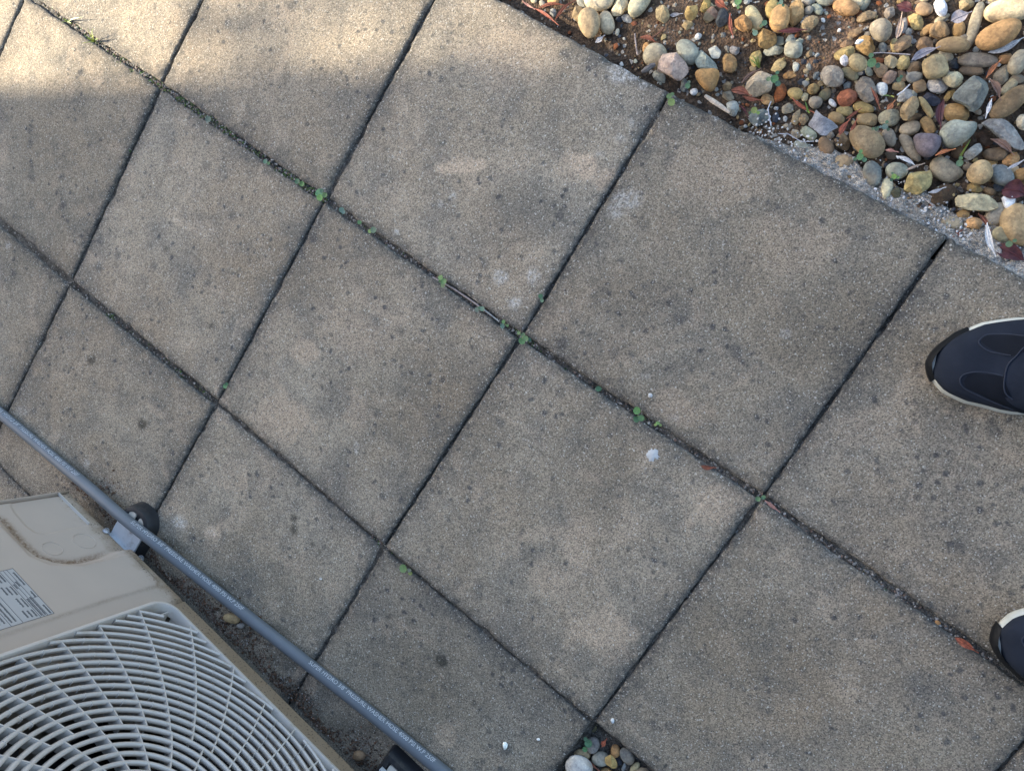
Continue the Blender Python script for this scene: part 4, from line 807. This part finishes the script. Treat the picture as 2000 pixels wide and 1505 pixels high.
def prof_ring(arc, r, closed):
    V = []; F = []; n = 8
    for a in arc:
        for k in range(n):
            q = 2*math.pi*k/n; dr = .0036*math.cos(q); dy = .0066*math.sin(q); dr -= dy*.42
            V.append((GCU+(r+dr)*math.cos(a), GOFF-.006+dy, GCV+(r+dr)*math.sin(a)))
    m = len(arc)
    for i in range(m if closed else m-1):
        for k in range(n): F.append((i*n+k, i*n+(k+1)%n, ((i+1)%m)*n+(k+1)%n, ((i+1)%m)*n+k))
    if not closed: F += [tuple(range(n)), tuple(range((m-1)*n, m*n))[::-1]]
    return V, F
RSTEP = .0136
radii = [.1427+RSTEP*k for k in range(-7, 18)]
for r in radii:
    A = np.linspace(-math.pi, math.pi, 240, endpoint=False)
    ok = [inside(GCU+r*math.cos(a), GCV+r*math.sin(a)) and not (r > .345 and math.hypot(GCU+r*math.cos(a)-CLIPC[0], GCV+r*math.sin(a)-CLIPC[1]) < .0135) for a in A]
    if all(ok):
        V, F = prof_ring(list(A[::2]) if r < .1 else list(A), r, True); mesh_obj('ring', V, F, M['acg'], gro)
    else:
        st = next(i for i in range(240) if not ok[i]); idx = [(st+i)%240 for i in range(240)]; seg = []; V = []; F = []; mb = MB()
        for i in idx+[st]:
            if ok[i]: seg.append(A[i])
            else:
                if len(seg) > 2:
                    sg = np.unwrap(seg); v, f = prof_ring(list(np.linspace(sg[0]-.012, sg[-1]+.012, max(6, len(sg)))), r, False); mesh_obj('ring', v, f, M['acg'], gro, True, 50)
                seg = []
def spoke(a138, r0, r1):
    V = []; F = []; R_ = np.linspace(r0, r1, 22); cnt = 0; k = math.radians(17.2)
    for r in R_:
        a = a138-k*math.log(r/.1427); x, z = GCU+r*math.cos(a), GCV+r*math.sin(a)
        if not (G0+.003 < x < G1-.003 and H0+.003 < z < H1-.003): break
        if r > .345 and math.hypot(x-CLIPC[0], z-CLIPC[1]) < .015: break
        t = np.array([-math.sin(a), math.cos(a)])*.0009
        V += [(x-t[0], GOFF-.020, z-t[1]), (x+t[0], GOFF-.020, z+t[1]), (x+t[0], GOFF-.0004, z+t[1]), (x-t[0], GOFF-.0004, z-t[1])]
        if cnt: b = 4*cnt; F += [(b-4+i, b-4+(i+1)%4, b+(i+1)%4, b+i) for i in range(4)]
        cnt += 1
    F += [(0,1,2,3), tuple(range(4*cnt-4, 4*cnt))[::-1]]
    return mesh_obj('spoke', V, F, M['acg'], gro, False)
for k in range(29): spoke(math.radians(-163.1+12.414*k), .1427, .40)
for k in range(19): spoke(math.radians(-163.1+18.95*k), .046, .1427)
mb = MB(); mb.tube([(GCU, GOFF-.016, GCV), (GCU, GOFF-.002, GCV), (GCU, GOFF+.002, GCV)], [.052,.052,.047], 36); mb.obj('hub_disc', M['acg'], gro)
mb = MB()                                            # small moulded ticks on the rings between the spokes
for r in radii:
    if .17 < r < .30:
        for k in range(29):
            a = math.radians(-163.1+12.414*(k+.5))-math.radians(17.2)*math.log(r/.1427); x, z = GCU+r*math.cos(a), GCV+r*math.sin(a)
            if not inside(x, z): continue
            er = np.array([math.cos(a), math.sin(a)]); et = np.array([-er[1], er[0]])*.0005
            P = []
            for (dr, y) in ((-.0040,.020),(-.0060,.0275),(-.0040,.0310),(-.0005,.0306),(.0030,.0240)):
                p = np.array([x, z])+er*dr; P.append((p, y))
            V = [(p[0]-et[0], y, p[1]-et[1]) for p, y in P]+[(p[0]+et[0], y, p[1]+et[1]) for p, y in P]
            mb.add(V, [(i, i+1, 6+i, 5+i) for i in range(4)]+[(0,1,2,3,4), (9,8,7,6,5)])
o = mb.obj('moulded_ticks', M['acg'], gro, False); o['kind'] = 'stuff'
# corner clip socket
mb = MB(); c = CLIPC; mb.box(c[0]-.006, c[0]+.010, -.003, .026, H0-.001, H0+.005); mb.box(c[0]-.014, c[0]-.0125, -.003, .02, H0+.006, c[1]+.010); mb.obj('corner_clip', M['acg'], gro, False)
# rating label
lt, lr = auv(20, 1114.5), auv(92, 1204); LU0, LU1, LV0, LV1 = lt[0]-.001, lr[0], .2105, .335
yl = .0034
mb = MB(); mb.box(LU0, LU1, yl-.004, yl, LV0, LV1); lab = mb.obj('rating_label', M['decal'], ac, False)
mb = MB()
def bar(u0, u1, v0, v1): mb.box(u0, u1, yl, yl+.0004, v0, v1)
lw = .0004
for v in (LV0, LV0+.0095, LV0+.0150, LV0+.0205, LV0+.047, LV0+.064, LV0+.085, LV0+.105): bar(LU0, LU1, v, v+lw)
for u in (LU0, LU1-lw, LU1-.038): bar(u, u+lw, LV0, LV0+.0205)
for u in (LU0, LU1-lw): bar(u, u+lw, LV0+.0205, LV1)
rr = random.Random(2)
for (v, segs) in ((LV0+.003, ((.008,.036),(.05,.062),(.080,.098))),(LV0+.0108, ((.026,.036),(.06,.098))),(LV0+.0163,((.03,.04),(.062,.098))),(LV0+.023,((.006,.022),(.032,.05),(.058,.076),(.082,.096))),(LV0+.029,((.006,.022),(.032,.048),(.056,.074),(.082,.095))),(LV0+.035,((.03,.046),(.08,.094))),(LV0+.053,((.03,.094),)),(LV0+.059,((.045,.094),)),(LV0+.068,((.06,.092),)),(LV0+.075,((.055,.092),))):
    for (a, b) in segs:
        u = LU0+a*(LU1-LU0)/.1; e = LU0+b*(LU1-LU0)/.1
        while u < e: wd = rr.uniform(.0008,.0022); bar(u, min(u+wd, e), v, v+.0026*rr.uniform(.7,1)); u += wd+.0006
mb.obj('print', M['ink'], lab, False)
# galvanised feet of the unit
for (u0, u1) in ((.118,.178), (.745,.805)):
    mb = MB(); P = [(-AD-.03,-.006),(.030,-.006),(.032,-.0045),(.032,.004),(.030,.004),(.030,-.002),(-.012,-.002),(-.012,.004),(-AD-.03,.004)]
    mb.add([(u, p[0], p[1]) for u in (u0, u1) for p in P], [tuple(range(9)), tuple(range(9,18))[::-1]]+[(i,(i+1)%9,9+(i+1)%9,9+i) for i in range(9)])
    mb.obj('mounting_foot', M['galv'], ac, False)
# rubber support blocks under the feet
M['rubber'] = mat_plain('black rubber', (.018,.019,.022), .55, .25, 80, .25, .35, dirt=(.07,.06,.05), dirt_scale=50)
M['rail'] = mat_plain('cream insert', (.55,.50,.42), .5, .08, 60, .05, .4)
def block(u0, u1, n1, rad, lab):
    h = ZB-.0062; e = empty('support_block', (A0[0], A0[1], 0)); e.rotation_euler = ac.rotation_euler
    def oc(ins):
        P = []; r = max(.002, rad-ins)
        for (cx, cy, a) in ((u1-ins-r, n1-ins-r, 0), (u0+ins+r, n1-ins-r, 90)):
            for k in range(9): q = math.radians(a+90*k/8); P.append((cx+r*math.cos(q), cy+r*math.sin(q)))
        return P+[(u0+ins, -AD-.06), (u1-ins, -AD-.06)]
    V = []; F = []; lv = ((-.002,0),(-.001,.004),(0,.009),(.001,h-.006),(.004,h-.001),(.008,h),(.0115,h),(.0135,h-.004))
    for k, (ins, z) in enumerate(lv):
        P = oc(ins); m = len(P); V += [(p[0], p[1], z) for p in P]
        if k: F += [((k-1)*m+i, (k-1)*m+(i+1)%m, k*m+(i+1)%m, k*m+i) for i in range(m)]
    F += [tuple(range((len(lv)-1)*m, len(lv)*m)), tuple(range(m))[::-1]]
    mesh_obj('rubber_body', V, F, M['rubber'], e, True, 40)
    for (a, b) in ((u0+.015, u0+.030), (u1-.030, u1-.015)):
        mb = MB(); mb.prism(rrect(a, b, n1-.036, n1-.014, .004), h-.0042, h-.0015); mb.obj('insert', M['rail'], e, True)
    return tag(e, lab, 'support block', 'rubber blocks under the air conditioner')
block(.112,.181,.060,.030,'black rubber block with rounded end that the hose crosses over')
block(.738,.808,.056,.006,'black square ended rubber block at the bottom edge beside the hose')

# ------------------------------------------------------------------ pressure washer hose
HR = .0100
HPX = [(-330,540,0),(-200,640,0),(-100,722,0),(0,806,0),(60,856,.000),(120,907,.003),(180,957,.010),(232,1003,.018),(270,1034,.021),(310,1065,.019),(370,1112,.010),(430,1160,.003),(500,1216,.000),(570,1271,0),(640,1326,0),(720,1389,0),(800,1453,0),(870,1510,0),(980,1600,0),(1120,1715,0),(1330,1880,0),(1600,2110,0),(1700,2190,0)]
K = np.array([at(x, y, z+HR) for x, y, z in HPX])
def catmull(K, m):
    out = []
    for i in range(1, len(K)-2):
        for t in np.linspace(0, 1, m, endpoint=False):
            a, b, c, d = K[i-1:i+3]; out.append(.5*((2*b)+(-a+c)*t+(2*a-5*b+4*c-d)*t*t+(-a+3*b-3*c+d)*t**3))
    return np.array(out)
HP = catmull(K, 14)
HT = np.gradient(HP, axis=0); HT /= np.linalg.norm(HT, axis=1)[:,None]; HS = np.r_[0, np.cumsum(np.linalg.norm(np.diff(HP, axis=0), axis=1))]
HN = np.cross(np.array([0,0,1.]), HT); HN /= np.linalg.norm(HN, axis=1)[:,None]; HB = np.cross(HT, HN)
t = NT('hose rubber'); cc = t.mix(1.0, (.125,.142,.160), t.mix(t.noise(30, 5, .6), (.82,.82,.82), (1.15,1.15,1.15)), 'MULTIPLY')
cc = t.mix(t.ramp(t.noise(70, 5, .7), .62, .78, 0, .4), cc, (.09,.09,.09)); cc = t.mix(t.ramp(t.noise(180, 3, .6), .72, .76, 0, .5), cc, (.35,.35,.34)); t.bump(t.noise(300, 3), .12, .0006)
M['hose'] = t.done(cc, .42, .4)
M['hoseink'] = mat_plain('white hose print', (.50,.52,.54), .7, .5, 260, 0)
mb = MB(); mb.tube(HP, HR, 24); hose = mb.obj('pressure_hose', M['hose']); tag(hose, 'blue grey rubber hose with white lettering lying past the air conditioner', 'hose')
def hose_s(px, py):
    d = [np.hypot(*(proj(p)-np.array([px, py]))) for p in HP]; return HS[int(np.argmin(d))]
def text_mesh(body):
    cu = bpy.data.curves.new('txt', 'FONT'); cu.body = body; cu.size = 1.0; cu.resolution_u = 3; o = bpy.data.objects.new('txt', cu); COL.objects.link(o)
    bpy.context.view_layer.update(); me = bpy.data.meshes.new_from_object(o.evaluated_get(bpy.context.evaluated_depsgraph_get()))
    V = np.array([v.co[:] for v in me.vertices]); F = [tuple(p.vertices) for p in me.polygons]
    bpy.data.objects.remove(o); bpy.data.curves.remove(cu); bpy.data.meshes.remove(me); return V, F
TV, TF = text_mesh('SUPER HYDRO 3/8" PRESSURE WASHER HOSE 4000 PSI W.P 250F')
w0, w1 = TV[:,0].min(), TV[:,0].max(); th = .0092
s2a, s2b = hose_s(262,1020), hose_s(478,1192); s3a, s3b = hose_s(607,1293), hose_s(848,1488); s1b = hose_s(155,938); s1a = s1b-(s2b-s2a)*1.0
for (sa, sb) in ((s1a,s1b),(s2a,s2b),(s3a,s3b)):
    s = sa+(TV[:,0]-w0)/(w1-w0)*(sb-sa); ph = math.radians(30)-(TV[:,1]-.35)*th/HR
    P = np.stack([np.interp(s, HS, HP[:,k]) for k in range(3)],1); N_ = np.stack([np.interp(s, HS, HN[:,k]) for k in range(3)],1); B_ = np.stack([np.interp(s, HS, HB[:,k]) for k in range(3)],1)
    V = P+(HR+.0006)*(np.cos(ph)[:,None]*N_+np.sin(ph)[:,None]*B_)
    mesh_obj('lettering', V, TF, M['hoseink'], hose, False)

# rust coloured grit washed up against the air conditioner
rs = np.random.RandomState(21); P = []; R = []; C = []
for k in range(3600):
    u = rs.uniform(-.03,.86); nn = -.02+abs(rs.normal(0,.020))*(1+.5*math.sin(u*19)+.4*math.sin(u*47)); p = A0+AU*u+AN*nn
    r = rs.uniform(.0006,.0017)+(rs.rand() < .06)*.0012; P.append((p[0], p[1], .0002+r*.3)); R.append(r)
    C.append(np.array([(.13,.075,.045),(.20,.12,.08),(.08,.055,.042),(.30,.22,.17),(.42,.38,.34)][rs.choice(5, p=[.35,.28,.22,.11,.04])])*rs.uniform(.7,1.2))
scatter('grit', np.array(P), R, C, 'rusty brown grit and dirt washed against the base of the air conditioner', 'grit')

# ------------------------------------------------------------------ shoes of the photographer
M['suede'] = mat_plain('navy suede', (.017,.022,.034), .9, .45, 30, .8, .15, dirt=(.026,.030,.043), dirt_scale=22)
M['nylon'] = mat_plain('dark navy mesh', (.006,.008,.013), .75, .4, 60, .4, .15)
M['thread'] = mat_plain('navy seam', (.024,.030,.047), .6, .2, 200, .1)
M['eva'] = mat_plain('white foam midsole', (.55,.55,.49), .55, .06, 50, .05, .3, dirt=(.40,.39,.33), dirt_scale=40)
M['outsole'] = mat_plain('black outsole', (.006,.007,.009), .6, .2, 90, .2, .2)
M['lace'] = mat_plain('black lace', (.01,.01,.012), .8, .2, 300, .3)
SL_ = .295
SW = lambda s: np.interp(s, [0,.006,.02,.035,.076,.157,.28,.33,.5,.65,.85,.95,.99,1], [0,.0085,.0170,.0225,.0345,.0465,.0540,.0545,.047,.041,.0425,.034,.014,0])
SHH = lambda s: np.interp(s, [0,.04,.10,.2,.33,.42,.52,.62,1], [.030,.043,.052,.058,.070,.088,.098,.086,.092])
def shoe(toe, ang, lat, lab, seams):
    e = empty('shoe', (toe[0], toe[1], 0)); e.rotation_euler = (0, 0, ang)
    S_ = np.concatenate([[0,.004,.012,.025], np.linspace(.045,.955,40), [.975,.988,.996,1]])
    cl = lambda s: lat*(-.010*math.exp(-((s-.0)/.16)**2)+.004*math.sin(s*3.0))   # centre line: toe leans to the inner side
    ring = [(s*SL_, SW(s)+cl(s)) for s in S_]+[(s*SL_, -SW(s)+cl(s)) for s in S_[::-1][1:-1]]
    def loft(levels, name, mat):
        V = []; F = []; m = len(ring); cx = SL_*.5
        for k, (gr_, z, spring) in enumerate(levels):
            for (x, y) in ring:
                t = max(0, 1-x/.06); V.append((cx+(x-cx)*(1+gr_/(SL_*.5)), y*(1+gr_/.05), z+spring*t*t))
            if k: F += [((k-1)*m+i, (k-1)*m+(i+1)%m, k*m+(i+1)%m, k*m+i) for i in range(m)]
        F += [tuple(range(m))[::-1], tuple(range((len(levels)-1)*m, len(levels)*m))]
        return mesh_obj(name, V, F, mat, e, True, 50)
    loft([(-.004,.0,.010),(-.0015,.001,.010),(-.001,.007,.010)], 'outsole', M['outsole'])
    loft([(-.0010,.007,.010),(.0012,.010,.010),(.0020,.017,.009),(.0002,.024,.007),(-.004,.027,.006)], 'midsole', M['eva'])
    TH = np.linspace(0, math.pi, 29)
    def surf(s, th, off=0.0):
        wv = max(0, SW(s)-.0012)+off; h = SHH(s)+off; z0 = .026+.006*max(0, 1-s*SL_/.06)**2
        c, sn = math.cos(th), math.sin(th)
        return np.array([s*SL_+(.004 if s < .02 else 0)*(1-s/.02 if s < .02 else 0), cl(s)+wv*math.copysign(abs(c)**.72, c), z0+(h-z0)*sn**.62])
    def open_(s, th): return s > .52 and abs(th-math.pi/2) < .62*min(1, (s-.52)/.1) and s < .96
    V = [surf(s, th) for s in S_ for th in TH]; m = len(TH); F = []
    for i in range(len(S_)-1):
        for j in range(m-1):
            if not open_(.5*(S_[i]+S_[i+1]), .5*(TH[j]+TH[j+1])): F.append((i*m+j, (i+1)*m+j, (i+1)*m+j+1, i*m+j+1))
    up = mesh_obj('upper', V, F, M['suede'], e, True, 70)
    mb = MB(); V = [surf(s, th, -.004) for s in np.linspace(.5,.97,20) for th in np.linspace(.5, math.pi-.5, 12)]; V = [v-np.array([0,0,.03*(k//12 > 3)]) for k, v in enumerate(V)]
    mb.add(V, [(i*12+j, (i+1)*12+j, (i+1)*12+j+1, i*12+j+1) for i in range(19) for j in range(11)]); mb.obj('lining', M['lace'], e)
    # toe bumper wraps the outer front of the toe
    V = []; F = []; cols = 22
    for k in range(cols):
        f = k/(cols-1); sA = .115; 
        # walk round the toe from the outer side to just past the tip
        if f < .8: s = sA*(1-f/.8)**1.6; side = lat
        else: s = .028*((f-.8)/.2)**1.5; side = -lat
        y = cl(s)+side*(SW(s)); taper = math.sin(math.pi*min(1, max(.02, f*.96+.02)))**.5
        nx, ny = (-1 if s < .02 else -.55), side*(.25 if s < .02 else .8); q = math.hypot(nx, ny)
        for (z, o_) in ((.002,.0005),(.008,.0032),(.018,.0040),(.019+.007*taper,.0034),(.022+.010*taper,-.0012)):
            sp = .010*max(0, 1-s*SL_/.06)**2; V.append((s*SL_+nx/q*o_, y+ny/q*o_, z+sp*.8))
        if k: F += [((k-1)*5+j, k*5+j, k*5+j+1, (k-1)*5+j+1) for j in range(4)]
    mesh_obj('toe_bumper', V, F, M['outsole'], e, True, 60)
    # dense table of the surface to lay seams and panels on it
    ca, sa = math.cos(ang), math.sin(ang)
    TS = [(s, th) for s in np.linspace(.02,.6,90) for th in np.linspace(.1, math.pi-.1, 90)]
    W = np.array([surf(s, th) for s, th in TS]); WW = np.c_[W[:,0]*ca-W[:,1]*sa+toe[0], W[:,0]*sa+W[:,1]*ca+toe[1], W[:,2]]
    D = (WW-CC)@RC; PX = np.stack([PW/2+FPX*D[:,0]/-D[:,2], PH/2-FPX*D[:,1]/-D[:,2]], 1)
    def find(px, py): return TS[int(np.argmin(np.hypot(PX[:,0]-px, PX[:,1]-py)))]
    for (kind, pts) in seams:
        st = [find(*p) for p in pts]; K_ = [surf(s, th, .0006) for s, th in st]; K2 = catmull(np.array([K_[0]]+K_+[K_[-1]]), 6) if len(K_) > 3 else np.array(K_)
        if kind == 'panel':
            c = np.mean(np.array(st), axis=0); n_ = len(st); V = []; F = []
            for k in (1,.75,.5,.25):
                for (s, th) in st: V.append(surf(c[0]+(s-c[0])*k, c[1]+(th-c[1])*k, .0010))
            V.append(surf(c[0], c[1], .0010))
            for k in range(3): F += [(k*n_+i, k*n_+(i+1)%n_, (k+1)*n_+(i+1)%n_, (k+1)*n_+i) for i in range(n_)]
            F += [(3*n_+i, 3*n_+(i+1)%n_, 4*n_) for i in range(n_)]
            mesh_obj('mesh_panel', V, F, M['nylon'], e, True)
        else:
            mb = MB(); mb.tube(K2, .0008, 6); mb.obj('seam', M['thread'], e)
    # tongue and laces on the instep
    mb = MB(); V = [surf(s, th, .002+.004*(s > .5)) for s in np.linspace(.36,.60,10) for th in np.linspace(1.15, math.pi-1.15, 9)]
    mb.add(V, [(i*9+j, (i+1)*9+j, (i+1)*9+j+1, i*9+j+1) for i in range(9) for j in range(8)]); mb.obj('tongue', M['nylon'], e)
    for k in range(5):
        s0 = .37+.04*k; mb = MB(); mb.tube([surf(s0+.02*t, 1.05+t*(math.pi-2.1), .0045) for t in np.linspace(0,1,9)], .0032, 7, ry=.0016); mb.obj('lace', M['lace'], e)
    return tag(e, lab, 'shoe', 'shoes worn by the photographer')
z4 = lambda x, y: (1750+x/5.016, 580+y/5.016)
t1 = at(1817, 692, .02); t2 = at(1941, 1268, .02)
shoe(t1, math.radians(-11), 1, 'navy suede shoe with white midsole on the upper right slab',
  [('panel',[z4(*p) for p in ((1350,375),(1150,368),(920,372),(845,405),(835,440),(880,485),(1000,540),(1150,585),(1300,500))]),
   ('panel',[z4(*p) for p in ((1050,775),(900,750),(760,742),(690,765),(655,820),(680,880),(850,960),(1050,1055),(1260,1140),(1330,1130),(1120,960))]),
   ('seam',[z4(*p) for p in ((1450,380),(1254,378),(1100,365),(930,368),(850,390),(805,435),(820,475),(900,520),(1010,560),(1130,585))]),
   ('seam',[z4(*p) for p in ((1050,770),(900,745),(760,735),(670,760),(635,820),(660,880),(780,945),(950,1020),(1110,1085),(1254,1145),(1400,1190))]),
   ('seam',[z4(*p) for p in ((1400,430),(1254,490),(1170,570),(1100,680),(1060,790),(1055,880),(1085,955),(1150,1005))])])
shoe(t2, math.radians(5), -1, 'navy shoe with pale midsole at the lower right edge over the wide joint',
  [('seam',[(2040,1225),(2010,1235),(1998,1248),(2000,1262),(2020,1270),(2050,1275)])])

# ------------------------------------------------------------------ outside the picture: the house, plus a second house and tree added for shade
M['brick'] = mat_plain('painted render', (.50,.45,.37), .9, .12, 5, .4)
M['roof'] = mat_plain('roof sheet', (.16,.15,.15), .6, .15, 6, .2)
M['glass'] = mat_plain('window glass', (.03,.035,.04), .08, .05, 4, 0, .5)
M['trim'] = mat_plain('white trim', (.6,.6,.58), .6, .05, 8, .1)
HO = A0-AN*(AD+.10)
h = empty('house', (HO[0], HO[1], 0)); h.rotation_euler = ac.rotation_euler
mb = MB(); mb.box(-.55, 7, -5, 0, -.08, 2.5); mb.obj('wall', M['brick'], h, False)
mb = MB(); mb.add([(-.9,.42,2.45),(7.3,.42,2.45),(7.3,-5.4,2.45),(-.9,-5.4,2.45),(-.9,.42,2.55),(7.3,.42,2.55),(7.3,-5.4,2.55),(-.9,-5.4,2.55),(2,-2.4,3.7),(5,-2.4,3.7)],
   [(0,1,2,3),(0,4,5,1),(1,5,6,2),(2,6,7,3),(3,7,4,0),(4,8,9,5),(5,9,6),(6,9,8,7),(7,8,4)]); mb.obj('roof', M['roof'], h, False)
wn = MB(); wn.box(1.6,2.9,.004,.012,1.0,2.0); wo = wn.obj('window', M['glass'], h, False)
for (a, b, c, d) in ((1.55,1.6,.95,2.05),(2.9,2.95,.95,2.05),(1.6,2.9,.95,1.0),(1.6,2.9,2.0,2.05),(2.22,2.27,1.0,2.0)):
    f = MB(); f.box(a,b,.003,.035,c,d); f.obj('frame', M['trim'], wo, False)
tag(h, 'rendered single storey house wall close behind the air conditioner', 'house')
EY = at(0, 168)[1]+.1*(at(0,168)[0]+7.6)             # line of the shadow edge carried back to the added house's corner
nb = empty('added_shade_house', (-7.6, EY, 0))  # unseen building added to cast the shadow edge on the slabs
mb = MB(); mb.box(-6, 0, -9, 0, -.08, 4.6); mb.obj('wall', M['brick'], nb, False)
mb = MB(); mb.add([(-6.2,-9.2,4.6),(.0,-9.2,4.6),(.0,0,4.6),(-6.2,0,4.6),(-3,-9.2,6.2),(-3,0,6.2)], [(0,3,2,1),(1,2,5,4),(0,4,5,3),(0,1,4),(2,3,5)]); mb.obj('roof', M['roof'], nb, False)
tag(nb, 'taller house out of view, added so its corner edges the shade', 'house')
# unseen tree added so its crown filters the low sun towards the right
M['bark'] = mat_plain('tree bark', (.12,.09,.06), .9, .3, 12, .8)
M['foliage'] = mat_plain('tree leaves', (.07,.12,.035), .6, .3, 8, .0)
tr = empty('added_shade_tree', (-10.4, EY+1.5, 0))
mb = MB(); mb.tube([(0,0,-.08),(.1,.05,1.6),(0,.1,3.2),(.1,0,4.6)], [.2,.16,.13,.07], 10)
for k in range(7):
    a = k*.9; mb.tube([(.05,.05,3.6+.2*k),(.3*math.cos(a),.3+.4*math.sin(a),4.8+.2*k),(.6*math.cos(a),.9*math.sin(a),5.9+.2*k)], [.06,.04,.012], 6)
mb.obj('trunk', M['bark'], tr)
rs = np.random.RandomState(17); V = []; F = []
for k in range(3700):
    c = rs.normal(0, 1, 3); c = c/np.linalg.norm(c)*rs.rand()**.4*np.array([.8,1.7,1.45])+np.array([0,-.9,6.08]); 
    a = rs.normal(0,1,3); a /= np.linalg.norm(a); b = np.cross(a, rs.normal(0,1,3)); b /= np.linalg.norm(b); l = rs.uniform(.05,.09)
    i = len(V); V += [c-a*l, c+b*l*.45, c+a*l, c-b*l*.45]; F.append((i,i+1,i+2,i+3))
mesh_obj('crown', V, F, M['foliage'], tr, False)
tag(tr, 'leafy tree out of view, added to filter the low sun', 'tree')

# ------------------------------------------------------------------ labels for everything that was laid out from a list
LMK = [(r[1], r[2]) for r in REG if r[2]]
def where(d):
    a = math.degrees(math.atan2(d[1], d[0])) % 360
    return ['right of','below and right of','below','below and left of','left of','above and left of','above','above and right of'][int((a+22.5)//45) % 8]
used = set()
for (o, c, lm, desc, noun) in REG:
    pit = o.get('group') == 'pebbles in the gap between slabs'
    if lm: lab = lm
    elif pit or (noun == 'leaf' and c[1] > 1300): lab = None
    else: lab = None
    if lab is None:
        cand = sorted(LMK, key=lambda q: np.hypot(*(q[0]-c)))
        if c[1] > 1300: lab = f'{desc} in the gap at the bottom edge'; alt = [f'{desc} in the gap at the bottom edge, {s}' for s in ('toward its left side','toward its right side','nearest the frame')]
        else:
            lab = f'{desc} {where(c-cand[0][0])} the {cand[0][1]}'; alt = [f'{desc} {where(c-q[0])} the {q[1]}' for q in cand[1:6]]
        while (lab in used or len(lab.split()) > 16) and alt: lab = alt.pop(0)
        if len(lab.split()) > 16: lab = ' '.join(lab.split()[:16])
    if len(lab.split()) < 4: lab = lab+' in the gravel'
    used.add(lab); o['label'] = lab; o['category'] = noun
# pale crumbs broken off the mortar
rs = np.random.RandomState(31); P = []; R = []; C = []
for k in range(1500):
    s = rs.uniform(.12, .75); t = abs(rs.normal(.012,.016)); x, y = L0[0]+LD[0]*s+LN[0]*t, L0[1]+LD[1]*s+LN[1]*t; r = rs.uniform(.0006,.0020)
    if t < .002: continue
    P.append((x, y, -.0125+r*.3)); R.append(r); C.append(np.array([(.7,.67,.62),(.5,.47,.43),(.3,.27,.23),(.8,.78,.75)][rs.randint(4)])*rs.uniform(.7,1.05))
scatter('mortar_crumbs', np.array(P), R, C, 'pale crumbs of broken mortar along the slab edge', 'crumbs')
# the gravel goes on outside the picture, and under the missing slab
def ico2():
    bm = bmesh.new(); bmesh.ops.create_icosphere(bm, subdivisions=2, radius=1); V = np.array([v.co[:] for v in bm.verts]); F = np.array([[v.index for v in f.verts] for f in bm.faces]); bm.free(); return V, F
IV, IF = ico2(); rs = np.random.RandomState(71); P = []; R = []; C = []
def outside(x, y):
    q = proj((x, y, 0)); return not (-25 < q[0] < 2025 and -25 < q[1] < 1530)
while len(P) < 1500:
    s, t = rs.uniform(-1.25, 1.25), rs.uniform(.01, .9); x, y = L0[0]+LD[0]*s+LN[0]*t, L0[1]+LD[1]*s+LN[1]*t
    if outside(x, y): r = rs.uniform(.006,.021); P.append((x, y, float(soil_z(x, y))+r*.3)); R.append(r); C.append(np.array(pal[rs.randint(len(pal))])*rs.uniform(.8,1.15))
for k in range(420):
    a, b = rs.uniform(.03,.97,2); q = node(3,2)*(1-a)*(1-b)+node(4,2)*a*(1-b)+node(4,3)*a*b+node(3,3)*(1-a)*b; r = rs.uniform(.006,.017)
    if outside(*q): P.append((q[0], q[1], -.022+r*.25)); R.append(r); C.append(np.array(pal[rs.randint(len(pal))])*rs.uniform(.8,1.15))
scatter('gravel', np.array(P), R, C, 'further river pebbles continuing beyond the edges of the view', 'gravel', .62)
